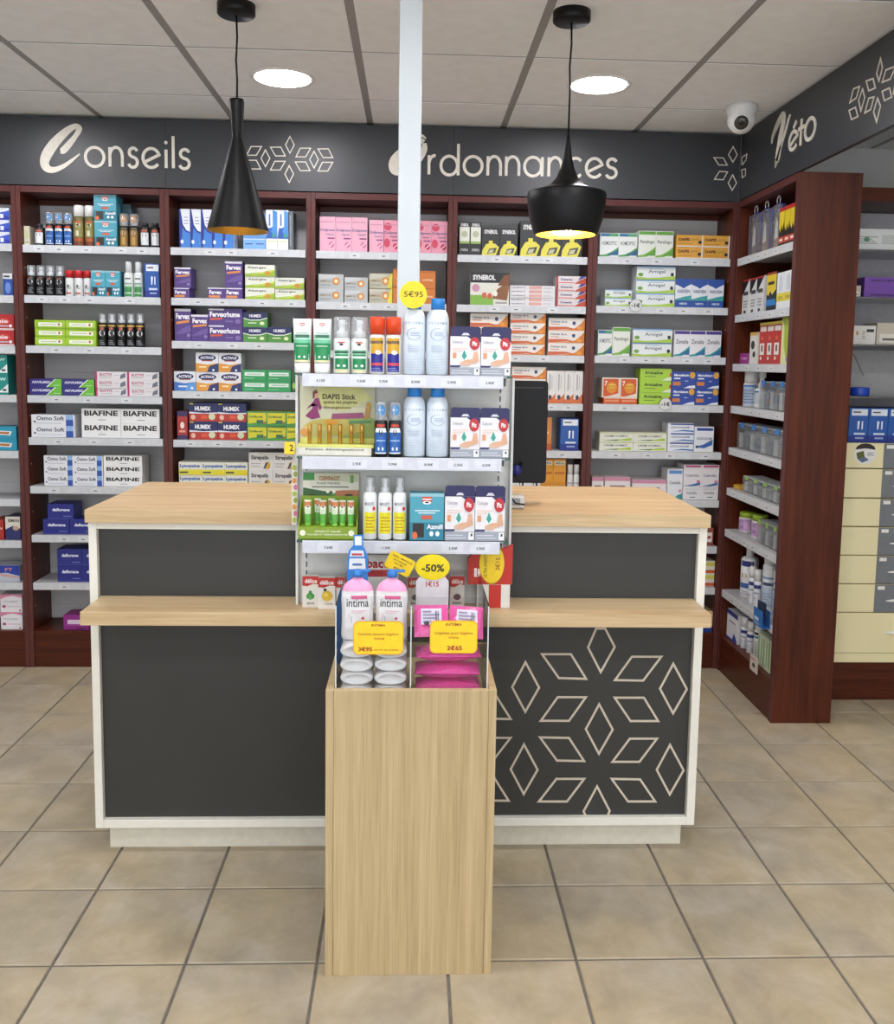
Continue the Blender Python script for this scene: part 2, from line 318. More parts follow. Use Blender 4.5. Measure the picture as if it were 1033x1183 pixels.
ITEMS=[
 ((0, 1), 'bluewave', -2.0175, -1.9088, 0.0, 0.1671, 1, 3, {}),
 ((0, 2), 'whiteblue', -1.9478, -1.9024, 0.0, 0.1041, 1, 1, {}),
 ((0, 3), 'redoval', -2.0422, -1.9031, 0.0, 0.1503, 1, 2, {}),
 ((0, 4), 'tealwhite', -2.0299, -1.9399, 0.0, 0.1892, 1, 2, {}),
 ((0, 5), 'cyanbar', -2.0515, -1.9075, 0.0, 0.116, 1, 2, {}),
 ((0, 7), 'redplain', -2.0376, -1.9836, 0.0, 0.1001, 1, 1, {}),
 ((0, 7), 'navycream', -1.9761, -1.9046, 0.0, 0.1144, 1, 1, {}),
 ((0, 8), 'silverblue', -2.0697, -1.9153, 0.0, 0.0801, 1, 1, {}),
 ((0, 9), 'pinkcurve', -2.0131, -1.9081, 0.0, 0.1761, 1, 2, {}),
 ((1, 1), 'cream', -1.8493, -1.8166, 0.0, 0.0889, 1, 1, {}),
 ((1, 1), 'blackwhite', -1.8013, -1.7528, 0.0, 0.1022, 1, 1, {}),
 ((1, 1), 'clearblue', -1.7504, -1.6197, 0.0, 0.1564, 3, 1, {}),
 ((1, 1), 'goldcan', -1.6189, -1.516, 0.0, 0.1918, 2, 1, {}),
 ((1, 1), 'tealcarton', -1.5143, -1.4096, 0.0, 0.2415, 1, 2, {}),
 ((1, 1), 'darkteal', -1.4071, -1.3603, 0.0, 0.2112, 1, 1, {'off': 0.07, 'dep': 0.09}),
 ((1, 1), 'ambercap', -1.4051, -1.3107, 0.0, 0.1576, 2, 1, {}),
 ((1, 1), 'blackwhite', -1.3058, -1.2088, 0.0, 0.1176, 2, 1, {}),
 ((1, 2), 'blackcap', -1.8468, -1.6656, 0.0, 0.1422, 4, 1, {}),
 ((1, 2), 'redcap', -1.6628, -1.5365, 0.0, 0.1218, 3, 1, {}),
 ((1, 2), 'tealcarton', -1.5353, -1.3989, 0.0, 0.1228, 2, 1, {}),
 ((1, 2), 'greenspray', -1.3862, -1.2941, 0.0, 0.1688, 2, 1, {}),
 ((1, 2), 'bluetweezer', -1.2831, -1.2117, 0.0, 0.1601, 1, 1, {}),
 ((1, 3), 'limecarton', -1.8059, -1.5175, 0.0, 0.1221, 2, 3, {}),
 ((1, 3), 'yellowband', -1.5142, -1.2894, 0.0, 0.1596, 5, 1, {}),
 ((1, 4), 'purplegreen', -1.8416, -1.5316, 0.0, 0.0779, 2, 2, {}),
 ((1, 4), 'pinkstrip', -1.5271, -1.2211, 0.0, 0.1173, 2, 3, {}),
 ((1, 5), 'osmo', -1.8354, -1.629, 0.0, 0.1093, 1, 2, {}),
 ((1, 5), 'biafine', -1.5963, -1.2231, 0.0, 0.1418, 2, 2, {}),
 ((1, 6), 'osmo', -1.7832, -1.4993, 0.0, 0.1475, 2, 3, {}),
 ((1, 6), 'biafine', -1.4976, -1.3115, 0.0, 0.1503, 1, 3, {}),
 ((1, 7), 'navy', -1.7942, -1.5407, 0.0, 0.0754, 2, 1, {}),
 ((1, 7), 'navy', -1.7704, -1.6452, 0.0751, 0.0758, 1, 1, {'note': 'stacked on two others'}),
 ((1, 8), 'navy', -1.7318, -1.4914, 0.0, 0.1631, 2, 2, {}),
 ((1, 9), 'magenta', -1.7097, -1.5856, 0.0, 0.0728, 1, 1, {}),
 ((2, 1), 'swoosh', -1.116, -0.8596, 0.0, 0.182, 5, 1, {}),
 ((2, 1), 'skybox', -0.8144, -0.7074, 0.0, 0.1669, 2, 1, {}),
 ((2, 1), 'sticktest', -0.7058, -0.599, 0.0, 0.1871, 2, 1, {}),
 ((2, 1), 'greyedge', -0.5961, -0.5755, 0.0, 0.183, 1, 1, {}),
 ((2, 2), 'purplesm', -1.1465, -1.0717, 0.0, 0.0476, 1, 1, {'note': 'under tall one at left'}),
 ((2, 2), 'purpletall', -1.1432, -1.0634, 0.0477, 0.0964, 1, 1, {'note': 'standing on small one at left'}),
 ((2, 2), 'purplesm', -0.984, -0.8185, 0.0, 0.0516, 2, 1, {'note': 1}),
 ((2, 2), 'purpletall', -0.9019, -0.8185, 0.0523, 0.1252, 1, 1, {'note': 'standing beside yellow green cartons'}),
 ((2, 2), 'pear', -0.8066, -0.6646, 0.0, 0.1637, 1, 3, {}),
 ((2, 2), 'pear', -0.663, -0.5231, 0.0, 0.1051, 1, 2, {'note': 'right hand pile'}),
 ((2, 3), 'purpletall', -1.1445, -1.066, 0.0, 0.1534, 1, 1, {'note': 'leftmost'}),
 ((2, 3), 'purpletall', -1.0652, -0.9837, 0.0, 0.1268, 1, 1, {'note': 'second from left'}),
 ((2, 3), 'purplewide', -0.9821, -0.8192, 0.0, 0.1571, 1, 2, {}),
 ((2, 3), 'navyleaf', -0.8175, -0.7011, 0.0, 0.1436, 1, 2, {'note': 'in pile'}),
 ((2, 3), 'navyleaf', -0.6999, -0.5845, 0.0, 0.0741, 1, 1, {'note': 'lying alone'}),
 ((2, 3), 'navyback', -0.5804, -0.5219, 0.0, 0.1254, 1, 1, {'off': 0.04}),
 ((2, 4), 'blueoval', -1.1521, -1.0462, 0.0, 0.0934, 1, 1, {}),
 ((2, 4), 'orangeoval', -1.045, -0.8276, 0.0, 0.1848, 2, 2, {}),
 ((2, 4), 'greenlabel', -0.8234, -0.5891, 0.0, 0.1058, 2, 2, {}),
 ((2, 4), 'darkgreen', -0.587, -0.5598, 0.0, 0.1058, 1, 1, {}),
 ((2, 5), 'redslim', -1.1389, -1.0888, 0.0, 0.1375, 1, 1, {}),
 ((2, 5), 'navyred', -1.0805, -0.8041, 0.0, 0.1786, 2, 2, {}),
 ((2, 5), 'yellowgreen', -0.8024, -0.52, 0.0, 0.142, 3, 2, {}),
 ((2, 6), 'yellowblue', -1.1339, -0.7998, 0.0, 0.1265, 3, 2, {}),
 ((2, 6), 'lozenge', -0.7951, -0.5603, 0.0, 0.1768, 2, 2, {}),
 ((3, 1), 'pinkcarton', -0.4499, -0.2214, 0.0, 0.1634, 3, 1, {}),
 ((3, 1), 'pinkcarton', -0.2131, -0.1437, 0.0, 0.1527, 1, 1, {'note': 'standing apart'}),
 ((3, 1), 'rosecarton', -0.1429, 0.1642, 0.0, 0.1536, 4, 1, {}),
 ((3, 2), 'greydot', -0.4562, -0.3346, 0.0, 0.1341, 1, 2, {'note': 'left pile'}),
 ((3, 2), 'greydot', -0.3304, -0.2177, 0.0, 0.1208, 1, 2, {'note': 'right pile'}),
 ((3, 2), 'yellowdot', -0.2115, -0.0989, 0.0, 0.1413, 1, 2, {}),
 ((3, 2), 'orangebox', -0.0973, -0.0126, 0.0, 0.1638, 1, 2, {'note': 'left pile'}),
 ((3, 2), 'orangebox', 0.0293, 0.1091, 0.0, 0.1581, 1, 2, {'note': 'right pile'}),
 ((4, 1), 'smallwhite', 0.2187, 0.3269, 0.0, 0.1552, 2, 1, {}),
 ((4, 1), 'blackyellow', 0.3285, 0.5034, 0.0, 0.1366, 2, 1, {'note': 1}),
 ((4, 1), 'blackyellow', 0.5148, 0.8167, 0.0, 0.1679, 3, 1, {'note': 2}),
 ((4, 2), 'bigcarton', 0.2775, 0.4676, 0.0, 0.1575, 1, 1, {}),
 ((4, 2), 'flatlines', 0.4718, 0.6935, 0.0, 0.0978, 1, 5, {}),
 ((4, 2), 'redcorner', 0.6977, 0.8436, 0.0, 0.1471, 1, 4, {}),
 ((4, 3), 'orangewave', 0.2802, 0.4645, 0.0, 0.1976, 1, 3, {'note': 'left pile'}),
 ((4, 3), 'orangewave', 0.4772, 0.6506, 0.0, 0.2052, 1, 4, {'note': 'middle pile'}),
 ((4, 3), 'orangewave', 0.6647, 0.8503, 0.0, 0.1815, 1, 3, {'note': 'right pile'}),
 ((4, 4), 'orangewave', 0.4903, 0.66, 0.0, 0.1755, 1, 3, {}),
 ((4, 4), 'orangeslim', 0.6626, 0.856, 0.0, 0.1594, 4, 1, {}),
 ((4, 5), 'orangetall', 0.6473, 0.6948, 0.0, 0.1641, 1, 1, {}),
 ((4, 5), 'bluetweezer', 0.738, 0.8288, 0.0, 0.1592, 1, 1, {}),
 ((4, 6), 'number2', 0.5063, 0.6449, 0.0, 0.1223, 2, 1, {}),
 ((4, 6), 'goldlines', 0.6467, 0.7708, 0.0, 0.193, 2, 1, {}),
 ((4, 6), 'whitebottle', 0.7773, 0.8535, 0.0, 0.1639, 2, 1, {}),
 ((5, 1), 'greencorner', 0.9055, 1.0881, 0.0, 0.1154, 2, 1, {}),
 ((5, 1), 'greentop', 1.0923, 1.2649, 0.0, 0.1288, 2, 1, {}),
 ((5, 1), 'ambercarton', 1.2798, 1.5473, 0.0, 0.1132, 2, 2, {}),
 ((5, 2), 'arnismall', 0.9389, 1.0713, 0.0, 0.0802, 1, 2, {}),
 ((5, 2), 'arnigel', 1.0905, 1.2812, 0.0, 0.1961, 1, 3, {}),
 ((5, 2), 'blueteal', 1.2838, 1.5255, 0.0, 0.1384, 3, 1, {}),
 ((5, 3), 'greencorner', 0.9107, 0.9814, 0.0, 0.1261, 1, 1, {}),
 ((5, 3), 'greentop', 0.9827, 1.0704, 0.0, 0.1402, 1, 1, {}),
 ((5, 3), 'arnigel', 1.0833, 1.2785, 0.0, 0.1344, 1, 2, {}),
 ((5, 3), 'purpletop', 1.2892, 1.525, 0.0, 0.1299, 3, 1, {}),
 ((5, 4), 'orangeframe', 0.9478, 1.115, 0.0, 0.0304, 2, 1, {'note': 'under framed ones', 'h': 1}),
 ((5, 4), 'framedorange', 0.9379, 1.115, 0.0304, 0.0981, 2, 1, {}),
 ((5, 4), 'limebold', 1.1254, 1.2823, 0.0, 0.1767, 1, 3, {}),
 ((5, 4), 'bluegold', 1.284, 1.5223, 0.0, 0.1645, 2, 2, {}),
 ((5, 5), 'flatgreen', 0.934, 1.2719, 0.0, 0.0923, 2, 2, {}),
 ((5, 5), 'bluestripe', 1.2763, 1.4073, 0.0, 0.142, 1, 3, {}),
 ((5, 5), 'bluecurve', 1.4095, 1.508, 0.0, 0.1262, 1, 1, {}),
 ((5, 6), 'pinkflat', 0.9037, 0.9626, 0.0, 0.1095, 1, 1, {'note': 'leftmost'}),
 ((5, 6), 'pinkflat', 0.9669, 1.0966, 0.0, 0.1105, 1, 1, {'note': 'second from left'}),
 ((5, 6), 'pinkflat', 1.1067, 1.2806, 0.0, 0.0966, 1, 1, {'note': 'third from left'}),
 ((5, 6), 'bluewhitetall', 1.2841, 1.3618, 0.0, 0.1538, 1, 1, {}),
 ((5, 6), 'lowpink', 1.3635, 1.5545, 0.0, 0.0653, 2, 1, {}),
 ((5, 6), 'pinktop', 1.3635, 1.5501, 0.0653, 0.1109, 2, 1, {}),
 ((5, 7), 'brownlabel', 1.4859, 1.5289, 0.0, 0.0902, 1, 1, {}),
 ((5, 8), 'yellowred', 1.46, 1.5535, 0.0, 0.1324, 1, 2, {}),
 ((5, 9), 'bluebase', 1.4617, 1.5601, 0.0, 0.1095, 1, 1, {}),
 (('S', 1), 'bluepouch', 4.3899, 4.0037, 0, 0.2748, 3, 1, {}),
 (('S', 1), 'yellowblack', 3.9942, 3.8218, 0, 0.1705, 3, 1, {}),
 (('S', 2), 'blackdiag', 4.4528, 4.1323, 0, 0.1667, 3, 1, {}),
 (('S', 2), 'yellowblue2', 4.1016, 3.991, 0, 0.1717, 1, 1, {}),
 (('S', 2), 'whiteyellow', 3.9872, 3.8163, 0, 0.1611, 2, 1, {}),
 (('S', 3), 'magentalow', 4.403, 4.2766, 0, 0.0518, 1, 1, {}),
 (('S', 3), 'whiteblack', 4.2711, 4.1784, 0, 0.1479, 1, 1, {}),
 (('S', 3), 'redlabel', 4.1625, 3.9049, 0, 0.188, 3, 1, {}),
 (('S', 3), 'limetall', 3.9012, 3.8128, 0, 0.2025, 1, 1, {}),
 (('S', 4), 'foampump', 4.4112, 4.2604, 0, 0.1766, 1, 1, {}),
 (('S', 4), 'trigger', 4.2548, 4.1405, 0, 0.1696, 1, 1, {}),
 (('S', 4), 'clearblueclip', 4.1352, 3.8175, 0, 0.1296, 3, 1, {}),
 (('S', 5), 'clearblueclip', 4.3834, 3.8179, 0, 0.1262, 4, 1, {}),
 (('S', 6), 'yellowlow', 4.424, 4.3204, 0, 0.0182, 1, 1, {}),
 (('S', 6), 'cleargreen', 4.29, 3.8189, 0, 0.0777, 4, 1, {}),
 (('S', 7), 'greenlidjar', 4.4007, 4.2343, 0, 0.0987, 1, 1, {'note': 'nearest the back corner'}),
 (('S', 7), 'greenlidjar', 4.2172, 4.0904, 0, 0.113, 1, 1, {'note': 'beside the clear boxes'}),
 (('S', 7), 'cleargreen', 4.0797, 3.8196, 0, 0.1086, 3, 1, {}),
 (('S', 8), 'whitepump', 4.3392, 4.1814, 0, 0.2422, 1, 1, {}),
 (('S', 8), 'bluewhitebottle', 4.1757, 4.0438, 0, 0.1754, 2, 1, {}),
 (('S', 8), 'bigwhitecan', 4.0385, 3.8073, 0, 0.2558, 2, 1, {}),
 (('S', 9), 'whitebluebox', 4.446, 4.2536, 0, 0.144, 1, 1, {}),
 (('S', 9), 'bluewhitebottle', 4.2477, 4.1041, 0, 0.1512, 2, 1, {}),
 (('S', 9), 'whitebottle2', 4.0986, 4.0064, 0, 0.1612, 1, 1, {}),
 (('S', 9), 'greenpack', 3.9853, 3.8043, 0, 0.1485, 3, 1, {}),
 (('G', 1), 'greentube', -0.3339, -0.2231, 0, 0.1507, 2, 1, {}),
 (('G', 1), 'greenclear', -0.2207, -0.1226, 0, 0.1566, 2, 1, {}),
 (('G', 1), 'orangecap', -0.1202, -0.0299, 0, 0.1588, 2, 1, {}),
 (('G', 1), 'thermal', -0.029, 0.1035, 0, 0.2123, 2, 1, {}),
 (('G', 1), 'firstaid', 0.1059, 0.2754, 0, 0.1355, 2, 1, {}),
 (('G', 2), 'clearblue', -0.1053, -0.0265, 0, 0.1544, 2, 1, {}),
 (('G', 2), 'thermal', -0.0253, 0.1072, 0, 0.1969, 2, 1, {}),
 (('G', 2), 'firstaid', 0.1096, 0.2758, 0, 0.1411, 2, 1, {}),
 (('G', 3), 'whitespray', -0.1353, -0.0093, 0, 0.1781, 3, 1, {}),
 (('G', 3), 'tealcarton', -0.002, 0.0952, 0, 0.1344, 1, 1, {}),
 (('G', 3), 'firstaid', 0.0975, 0.2688, 0, 0.1579, 2, 1, {}),
]
LETTERS=[('o', -1.5403, -1.447, 2.4156, 0.0928), ('n', -1.4291, -1.3608, 2.4175, 0.0929), ('s', -1.3389, -1.2925, 2.4173, 0.093), ('e', -1.2746, -1.1906, 2.4165, 0.093), ('i', -1.1702, -1.158, 2.4174, 0.0932), ('l', -1.1359, -1.1253, 2.4174, 0.0932), ('s', -1.1025, -1.0517, 2.4166, 0.0932), ('r', 0.0622, 0.1064, 2.4177, 0.0929), ('d', 0.1219, 0.2153, 2.4168, 0.093), ('o', 0.232, 0.3256, 2.4183, 0.093), ('n', 0.3436, 0.4156, 2.4198, 0.0932), ('n', 0.4313, 0.5035, 2.4208, 0.0932), ('a', 0.5204, 0.6168, 2.4217, 0.0933), ('n', 0.6349, 0.7074, 2.4222, 0.0933), ('c', 0.7256, 0.8054, 2.422, 0.0934), ('e', 0.8176, 0.9024, 2.4218, 0.0936), ('s', 0.917, 0.9716, 2.423, 0.0937)]
CAPS=[[(-1.651, 2.4833, 0.012), (-1.6355, 2.4868, 0.0155), (-1.6081, 2.5162, 0.0146), (-1.5798, 2.5512, 0.0112), (-1.5621, 2.5811, 0.0129), (-1.5673, 2.5952, 0.0112), (-1.5884, 2.5931, 0.0129), (-1.6253, 2.5683, 0.0172), (-1.675, 2.5193, 0.0224), (-1.7111, 2.4682, 0.0241), (-1.7252, 2.4279, 0.0206), (-1.713, 2.4018, 0.0172), (-1.6825, 2.3961, 0.0129), (-1.6375, 2.4141, 0.0095), (-1.5987, 2.4414, 0.0069), (-1.5624, 2.4711, 0.0026)], [(0.0423, 2.5657, 0.0098), (0.0304, 2.5723, 0.0111), (-0.0017, 2.5669, 0.0111), (-0.0523, 2.5263, 0.0172), (-0.0911, 2.479, 0.0246), (-0.0978, 2.4418, 0.0221), (-0.0786, 2.4236, 0.0147), (-0.0335, 2.4387, 0.0135), (0.0136, 2.4816, 0.0172), (0.044, 2.5287, 0.0147), (0.046, 2.5611, 0.0098)], [(0.0148, 2.5811, 0.0037), (0.0336, 2.5955, 0.0061), (0.0528, 2.5821, 0.0037)]]
DIAMONDS=[[(-0.5871, 2.5761), (-0.5668, 2.5383), (-0.5872, 2.4994), (-0.6075, 2.5373)], [(-0.5905, 2.4425), (-0.5701, 2.4044), (-0.5906, 2.3653), (-0.611, 2.4034)], [(-0.7016, 2.5119), (-0.6814, 2.474), (-0.702, 2.4351), (-0.7221, 2.473)], [(-0.4741, 2.5115), (-0.4536, 2.4735), (-0.474, 2.4345), (-0.4945, 2.4725)], [(-0.6781, 2.5247), (-0.6295, 2.526), (-0.6092, 2.4866), (-0.6547, 2.4855)], [(-0.4898, 2.5249), (-0.5385, 2.5237), (-0.559, 2.4832), (-0.5134, 2.4844)], [(-0.6093, 2.462), (-0.6579, 2.4608), (-0.6785, 2.4203), (-0.6329, 2.4214)], [(-0.5622, 2.4601), (-0.5134, 2.4613), (-0.4929, 2.4217), (-0.5386, 2.4206)], [(-0.7203, 2.5267), (-0.7688, 2.5255), (-0.7894, 2.4852), (-0.744, 2.4863)], [(-0.7927, 2.4621), (-0.7441, 2.4633), (-0.724, 2.4238), (-0.7694, 2.4227)], [(-0.4552, 2.5227), (-0.4065, 2.5239), (-0.3859, 2.4844), (-0.4316, 2.4833)], [(-0.3858, 2.4629), (-0.4347, 2.4617), (-0.4551, 2.4211), (-0.4094, 2.4222)], [(1.528, 2.583), (1.5501, 2.5457), (1.5303, 2.5108), (1.5071, 2.5447)], [(1.4373, 2.5292), (1.4828, 2.5291), (1.5035, 2.4964), (1.4628, 2.4954)], [(1.4666, 2.4656), (1.5062, 2.4642), (1.4876, 2.4269), (1.4444, 2.4282)], [(1.532, 2.451), (1.553, 2.4135), (1.5331, 2.3784), (1.5123, 2.4125)]]
RDIAMONDS=[[(3.1178, 2.5721), (3.1006, 2.5372), (3.1183, 2.4988), (3.1384, 2.5289)], [(3.0764, 2.5218), (3.0137, 2.514), (3.0434, 2.4827), (3.096, 2.4882)], [(3.2084, 2.5256), (3.1603, 2.5194), (3.1408, 2.4829), (3.1864, 2.4863)], [(3.3001, 2.5258), (3.2548, 2.521), (3.2737, 2.4878), (3.3223, 2.4844)], [(3.2318, 2.506), (3.2117, 2.4705), (3.2347, 2.4319), (3.256, 2.4745)], [(3.1455, 2.4543), (3.1831, 2.4608), (3.205, 2.4173), (3.1643, 2.418)], [(3.0922, 2.4576), (3.0446, 2.4549), (3.0265, 2.4208), (3.0734, 2.4221)], [(3.3245, 2.4575), (3.2768, 2.4558), (3.2542, 2.4186), (3.3013, 2.4198)], [(3.1211, 2.4434), (3.0976, 2.4113), (3.1177, 2.3643), (3.1426, 2.4048)], [(4.4061, 2.5285), (4.3423, 2.5303), (4.3483, 2.5045), (4.398, 2.4924)], [(4.4015, 2.4703), (4.3492, 2.464), (4.3451, 2.4338), (4.3864, 2.4306)], [(3.0077, 2.4658), (2.9752, 2.4447), (2.9851, 2.4053), (3.0185, 2.4302)]]
RLETTERS=[('é', 3.849, 3.7601, 2.4287, 0.0773), ('t', 3.7614, 3.6952, 2.4286, 0.0725), ('o', 3.6965, 3.5963, 2.4329, 0.086)]
RV=[(4.0368, 2.5074, 0.004), (4.0298, 2.5371, 0.01), (3.9815, 2.5769, 0.016), (3.9323, 2.5999, 0.016), (3.9189, 2.5762, 0.018), (3.9413, 2.5107, 0.022), (3.9626, 2.4335, 0.022), (3.9663, 2.422, 0.012), (3.9357, 2.4685, 0.008), (3.8917, 2.5239, 0.008), (3.8628, 2.5717, 0.006), (3.849, 2.58, 0.003)]
PATTERN=[[(0.5768, 0.7198), (0.605, 0.7199), (0.6367, 0.6618), (0.5955, 0.5815), (0.5537, 0.6599)], [(0.3606, 0.6123), (0.4048, 0.5314), (0.3637, 0.454), (0.3211, 0.533)], [(0.8223, 0.6085), (0.8685, 0.5271), (0.8281, 0.4491), (0.7836, 0.5286)], [(0.5942, 0.4783), (0.6396, 0.3963), (0.5987, 0.3179), (0.5549, 0.398)], [(0.3623, 0.3486), (0.407, 0.266), (0.3655, 0.1872), (0.3225, 0.2679)], [(0.8228, 0.3462), (0.8695, 0.263), (0.8287, 0.1837), (0.7838, 0.2649)], [(0.5966, 0.2111), (0.6392, 0.1306), (0.6319, 0.1115), (0.5648, 0.1119), (0.5562, 0.1294)], [(0.4114, 0.638), (0.5012, 0.6382), (0.5506, 0.5598), (0.4658, 0.5621)], [(0.6412, 0.5559), (0.7296, 0.5544), (0.7834, 0.6309), (0.6913, 0.6307)], [(0.4131, 0.4249), (0.5012, 0.4248), (0.5517, 0.5009), (0.4637, 0.5009)], [(0.6424, 0.4994), (0.7341, 0.4994), (0.7822, 0.4239), (0.6949, 0.4239)], [(0.4121, 0.3713), (0.5029, 0.3696), (0.5527, 0.2943), (0.4671, 0.2961)], [(0.6425, 0.2916), (0.7277, 0.2914), (0.7805, 0.3667), (0.6946, 0.3669)], [(0.4137, 0.1623), (0.5027, 0.1619), (0.5545, 0.236), (0.4672, 0.2362)], [(0.642, 0.2357), (0.7322, 0.2337), (0.7831, 0.1607), (0.6965, 0.1611)], [(0.1821, 0.5095), (0.2701, 0.508), (0.3188, 0.4306), (0.2342, 0.4323)], [(0.1742, 0.2911), (0.2622, 0.2909), (0.3194, 0.3698), (0.2339, 0.3707)], [(0.1813, 0.2454), (0.2695, 0.2435), (0.3185, 0.1652), (0.2316, 0.1664)]]
# ------------------------------------------------------------------ room shell
XL, XR, YB, YFR, ZC = -3.0, 2.95, 4.68, -2.6, 2.65
fl = struct(MB().box(XL, XR, YFR, YB, -.05, -.004, M('#6f6a62', .8, var=.15, scale=30)).build('floor'))
TX, TY, TS = -1.556775, 2.182149, .333
TM = tile_mat()
tile = MB().box(-TS/2+.0038, TS/2-.0038, -TS/2+.0038, TS/2-.0038, -.004, 0, TM)
bm = bmesh.new(); bm.from_mesh(tile.mesh('tile'))
bmesh.ops.bevel(bm, geom=[e for e in bm.edges if all(v.co.z > -.001 for v in e.verts)], offset=.002, segments=1, affect='EDGES')
tme = bpy.data.meshes.new('tile'); bm.to_mesh(tme); bm.free(); tme.materials.clear(); tme.materials.append(TM)
for i in range(-4, 13):
    for j in range(-5, 8):
        x, y = TX+TS*(i+.5), TY+TS*(j+.5)
        if XL+.17 < x < XR-.17 and y < YB-.1:
            o = obj('tile', tme, fl, (x, y, 0)); o.rotation_euler.z = (PI/2)*random.randrange(4)
ce = struct(MB().box(XL, XR, YFR, YB, ZC+.012, ZC+.06, M('#56524f', .8)).build('ceiling'))
CTM = M('#f4f4f4', .75, var=.03, scale=14); RAILM = M('#9a9693', .5)
GX, GY = [-1.475-.634*2, -1.475-.634, -1.475, -.852, -.212, .422, 1.06, 1.694, 2.328, XR-.01], [YFR+.01+.61*i for i in range(0)]
GY = [3.455+.61*i for i in range(-9, 2)]+[YB-.005]
for a in range(len(GX)-1):
    for b in range(len(GY)-1):
        m = MB().box(-(GX[a+1]-GX[a])/2+.015, (GX[a+1]-GX[a])/2-.015, -(GY[b+1]-GY[b])/2+.009, (GY[b+1]-GY[b])/2-.009, 0, .01, CTM) if b in (0, len(GY)-2) or True else None
        o = m.build('ceiling_tile', ce); o.location = ((GX[a]+GX[a+1])/2, (GY[b]+GY[b+1])/2, ZC)
for x in GX[:-1]: MB().box(x-.015, x+.015, GY[0], GY[-1], ZC+.002, ZC+.011, RAILM).build('grid_rail', ce)
for y in GY[:-1]: MB().box(GX[0], GX[-1], y-.009, y+.009, ZC+.003, ZC+.0112, RAILM).build('grid_rail', ce)
WALLM = M('#c6c6c2', .8, var=.03, scale=4)
struct(MB().box(XL, XR, YB, YB+.1, -.05, ZC+.06, WALLM).build('wall_back'))
struct(MB().box(XL-.1, XL, YFR, YB+.1, -.05, ZC+.06, WALLM).build('wall_left'))
struct(MB().box(XR, XR+.1, YFR, YB+.1, -.05, ZC+.06, WALLM).build('wall_right'))

# ------------------------------------------------------------------ recessed ceiling lights
LEDM = emit('led_diffuser', '#fbfaff', LED_STRENGTH)
def led(x, y, label):
    t = empty('ceiling_light', (x, y, ZC))
    MB().lathe([(.108, -.001), (.122, -.006), (.128, -.003), (.130, 0), (.108, 0)], M('#e8e6e2', .3), 36, close=False).build('trim_ring', t)
    MB().lathe([(.0, -.004), (.108, -.004), (.108, -.0005), (.0, -.0005)], LEDM, 36, close=False).build('diffuser', t)
    tag(t, label, 'light', 'round recessed ceiling lights'); return t
led(-.53, 3.785, 'round recessed ceiling light on the left, behind the cone pendant')
led(.738, 3.755, 'round recessed ceiling light on the right, behind the bowl pendant')
led(-1.8, 3.77, 'round recessed ceiling light assumed just outside the left picture edge, level with the visible pair')  # unseen, assumed from the pair's spacing, added to brighten the left shelves
for y, row in ((1.95, 'first'), (.4, 'second'), (-1.2, 'third')):
    for x, wh in ((-1.8, 'left'), (-.53, 'middle left'), (.74, 'middle right'), (2.0, 'right')):
        led(x, y, 'round recessed ceiling light outside the picture, %s row in front of counter, %s' % (row, wh))
# ------------------------------------------------------------------ shelving along the back wall
BX = [-2.555, -1.867, -1.178, -.49, .187, .867, 1.568]
YS = 4.43
def rail_mesh(w, seed):
    rr = random.Random(seed); m = MB().box(-w/2, w/2, -.006, 0, -.036, .0, RAIL, .0015)
    x = -w/2+.05
    while x < w/2-.08:
        x += rr.uniform(.02, .14)
        if x > w/2-.07: break
        m.add([(x-.02, -.0064, -.030), (x+.03, -.0064, -.030), (x+.03, -.0064, -.008), (x-.02, -.0064, -.008)], [(0, 1, 2, 3)], M('#d2d5d8', .4))
        m.add([(x-.004, -.0066, -.022), (x+.012, -.0066, -.022), (x+.012, -.0066, -.0175), (x-.004, -.0066, -.0175)], [(0, 1, 2, 3)], M('#5f6066', .5))
        x += .06
    return m
def shelf_part(root, w, z, depth, seed, y0=0.):
    s = MB().box(-w/2, w/2, y0+.007, y0+depth, z-.016, z-.001, SHELFTOP).build('shelf', root)
    r = rail_mesh(w, seed).build('price_rail', s); r.location = (0, y0+.007, z-.0005)
ORD = ['edge', 'first', 'second', 'third', 'fourth', 'fifth']
BAYLAB = ['mahogany shelving bay cut off by the left picture edge', 'mahogany shelving bay under the Conseils sign, leftmost complete bay',
 'mahogany shelving bay behind the cone pendant lamp', 'mahogany shelving bay holding pink cartons behind the white post',
 'mahogany shelving bay behind the bowl pendant lamp', 'mahogany shelving bay in the corner beside the angled side unit']
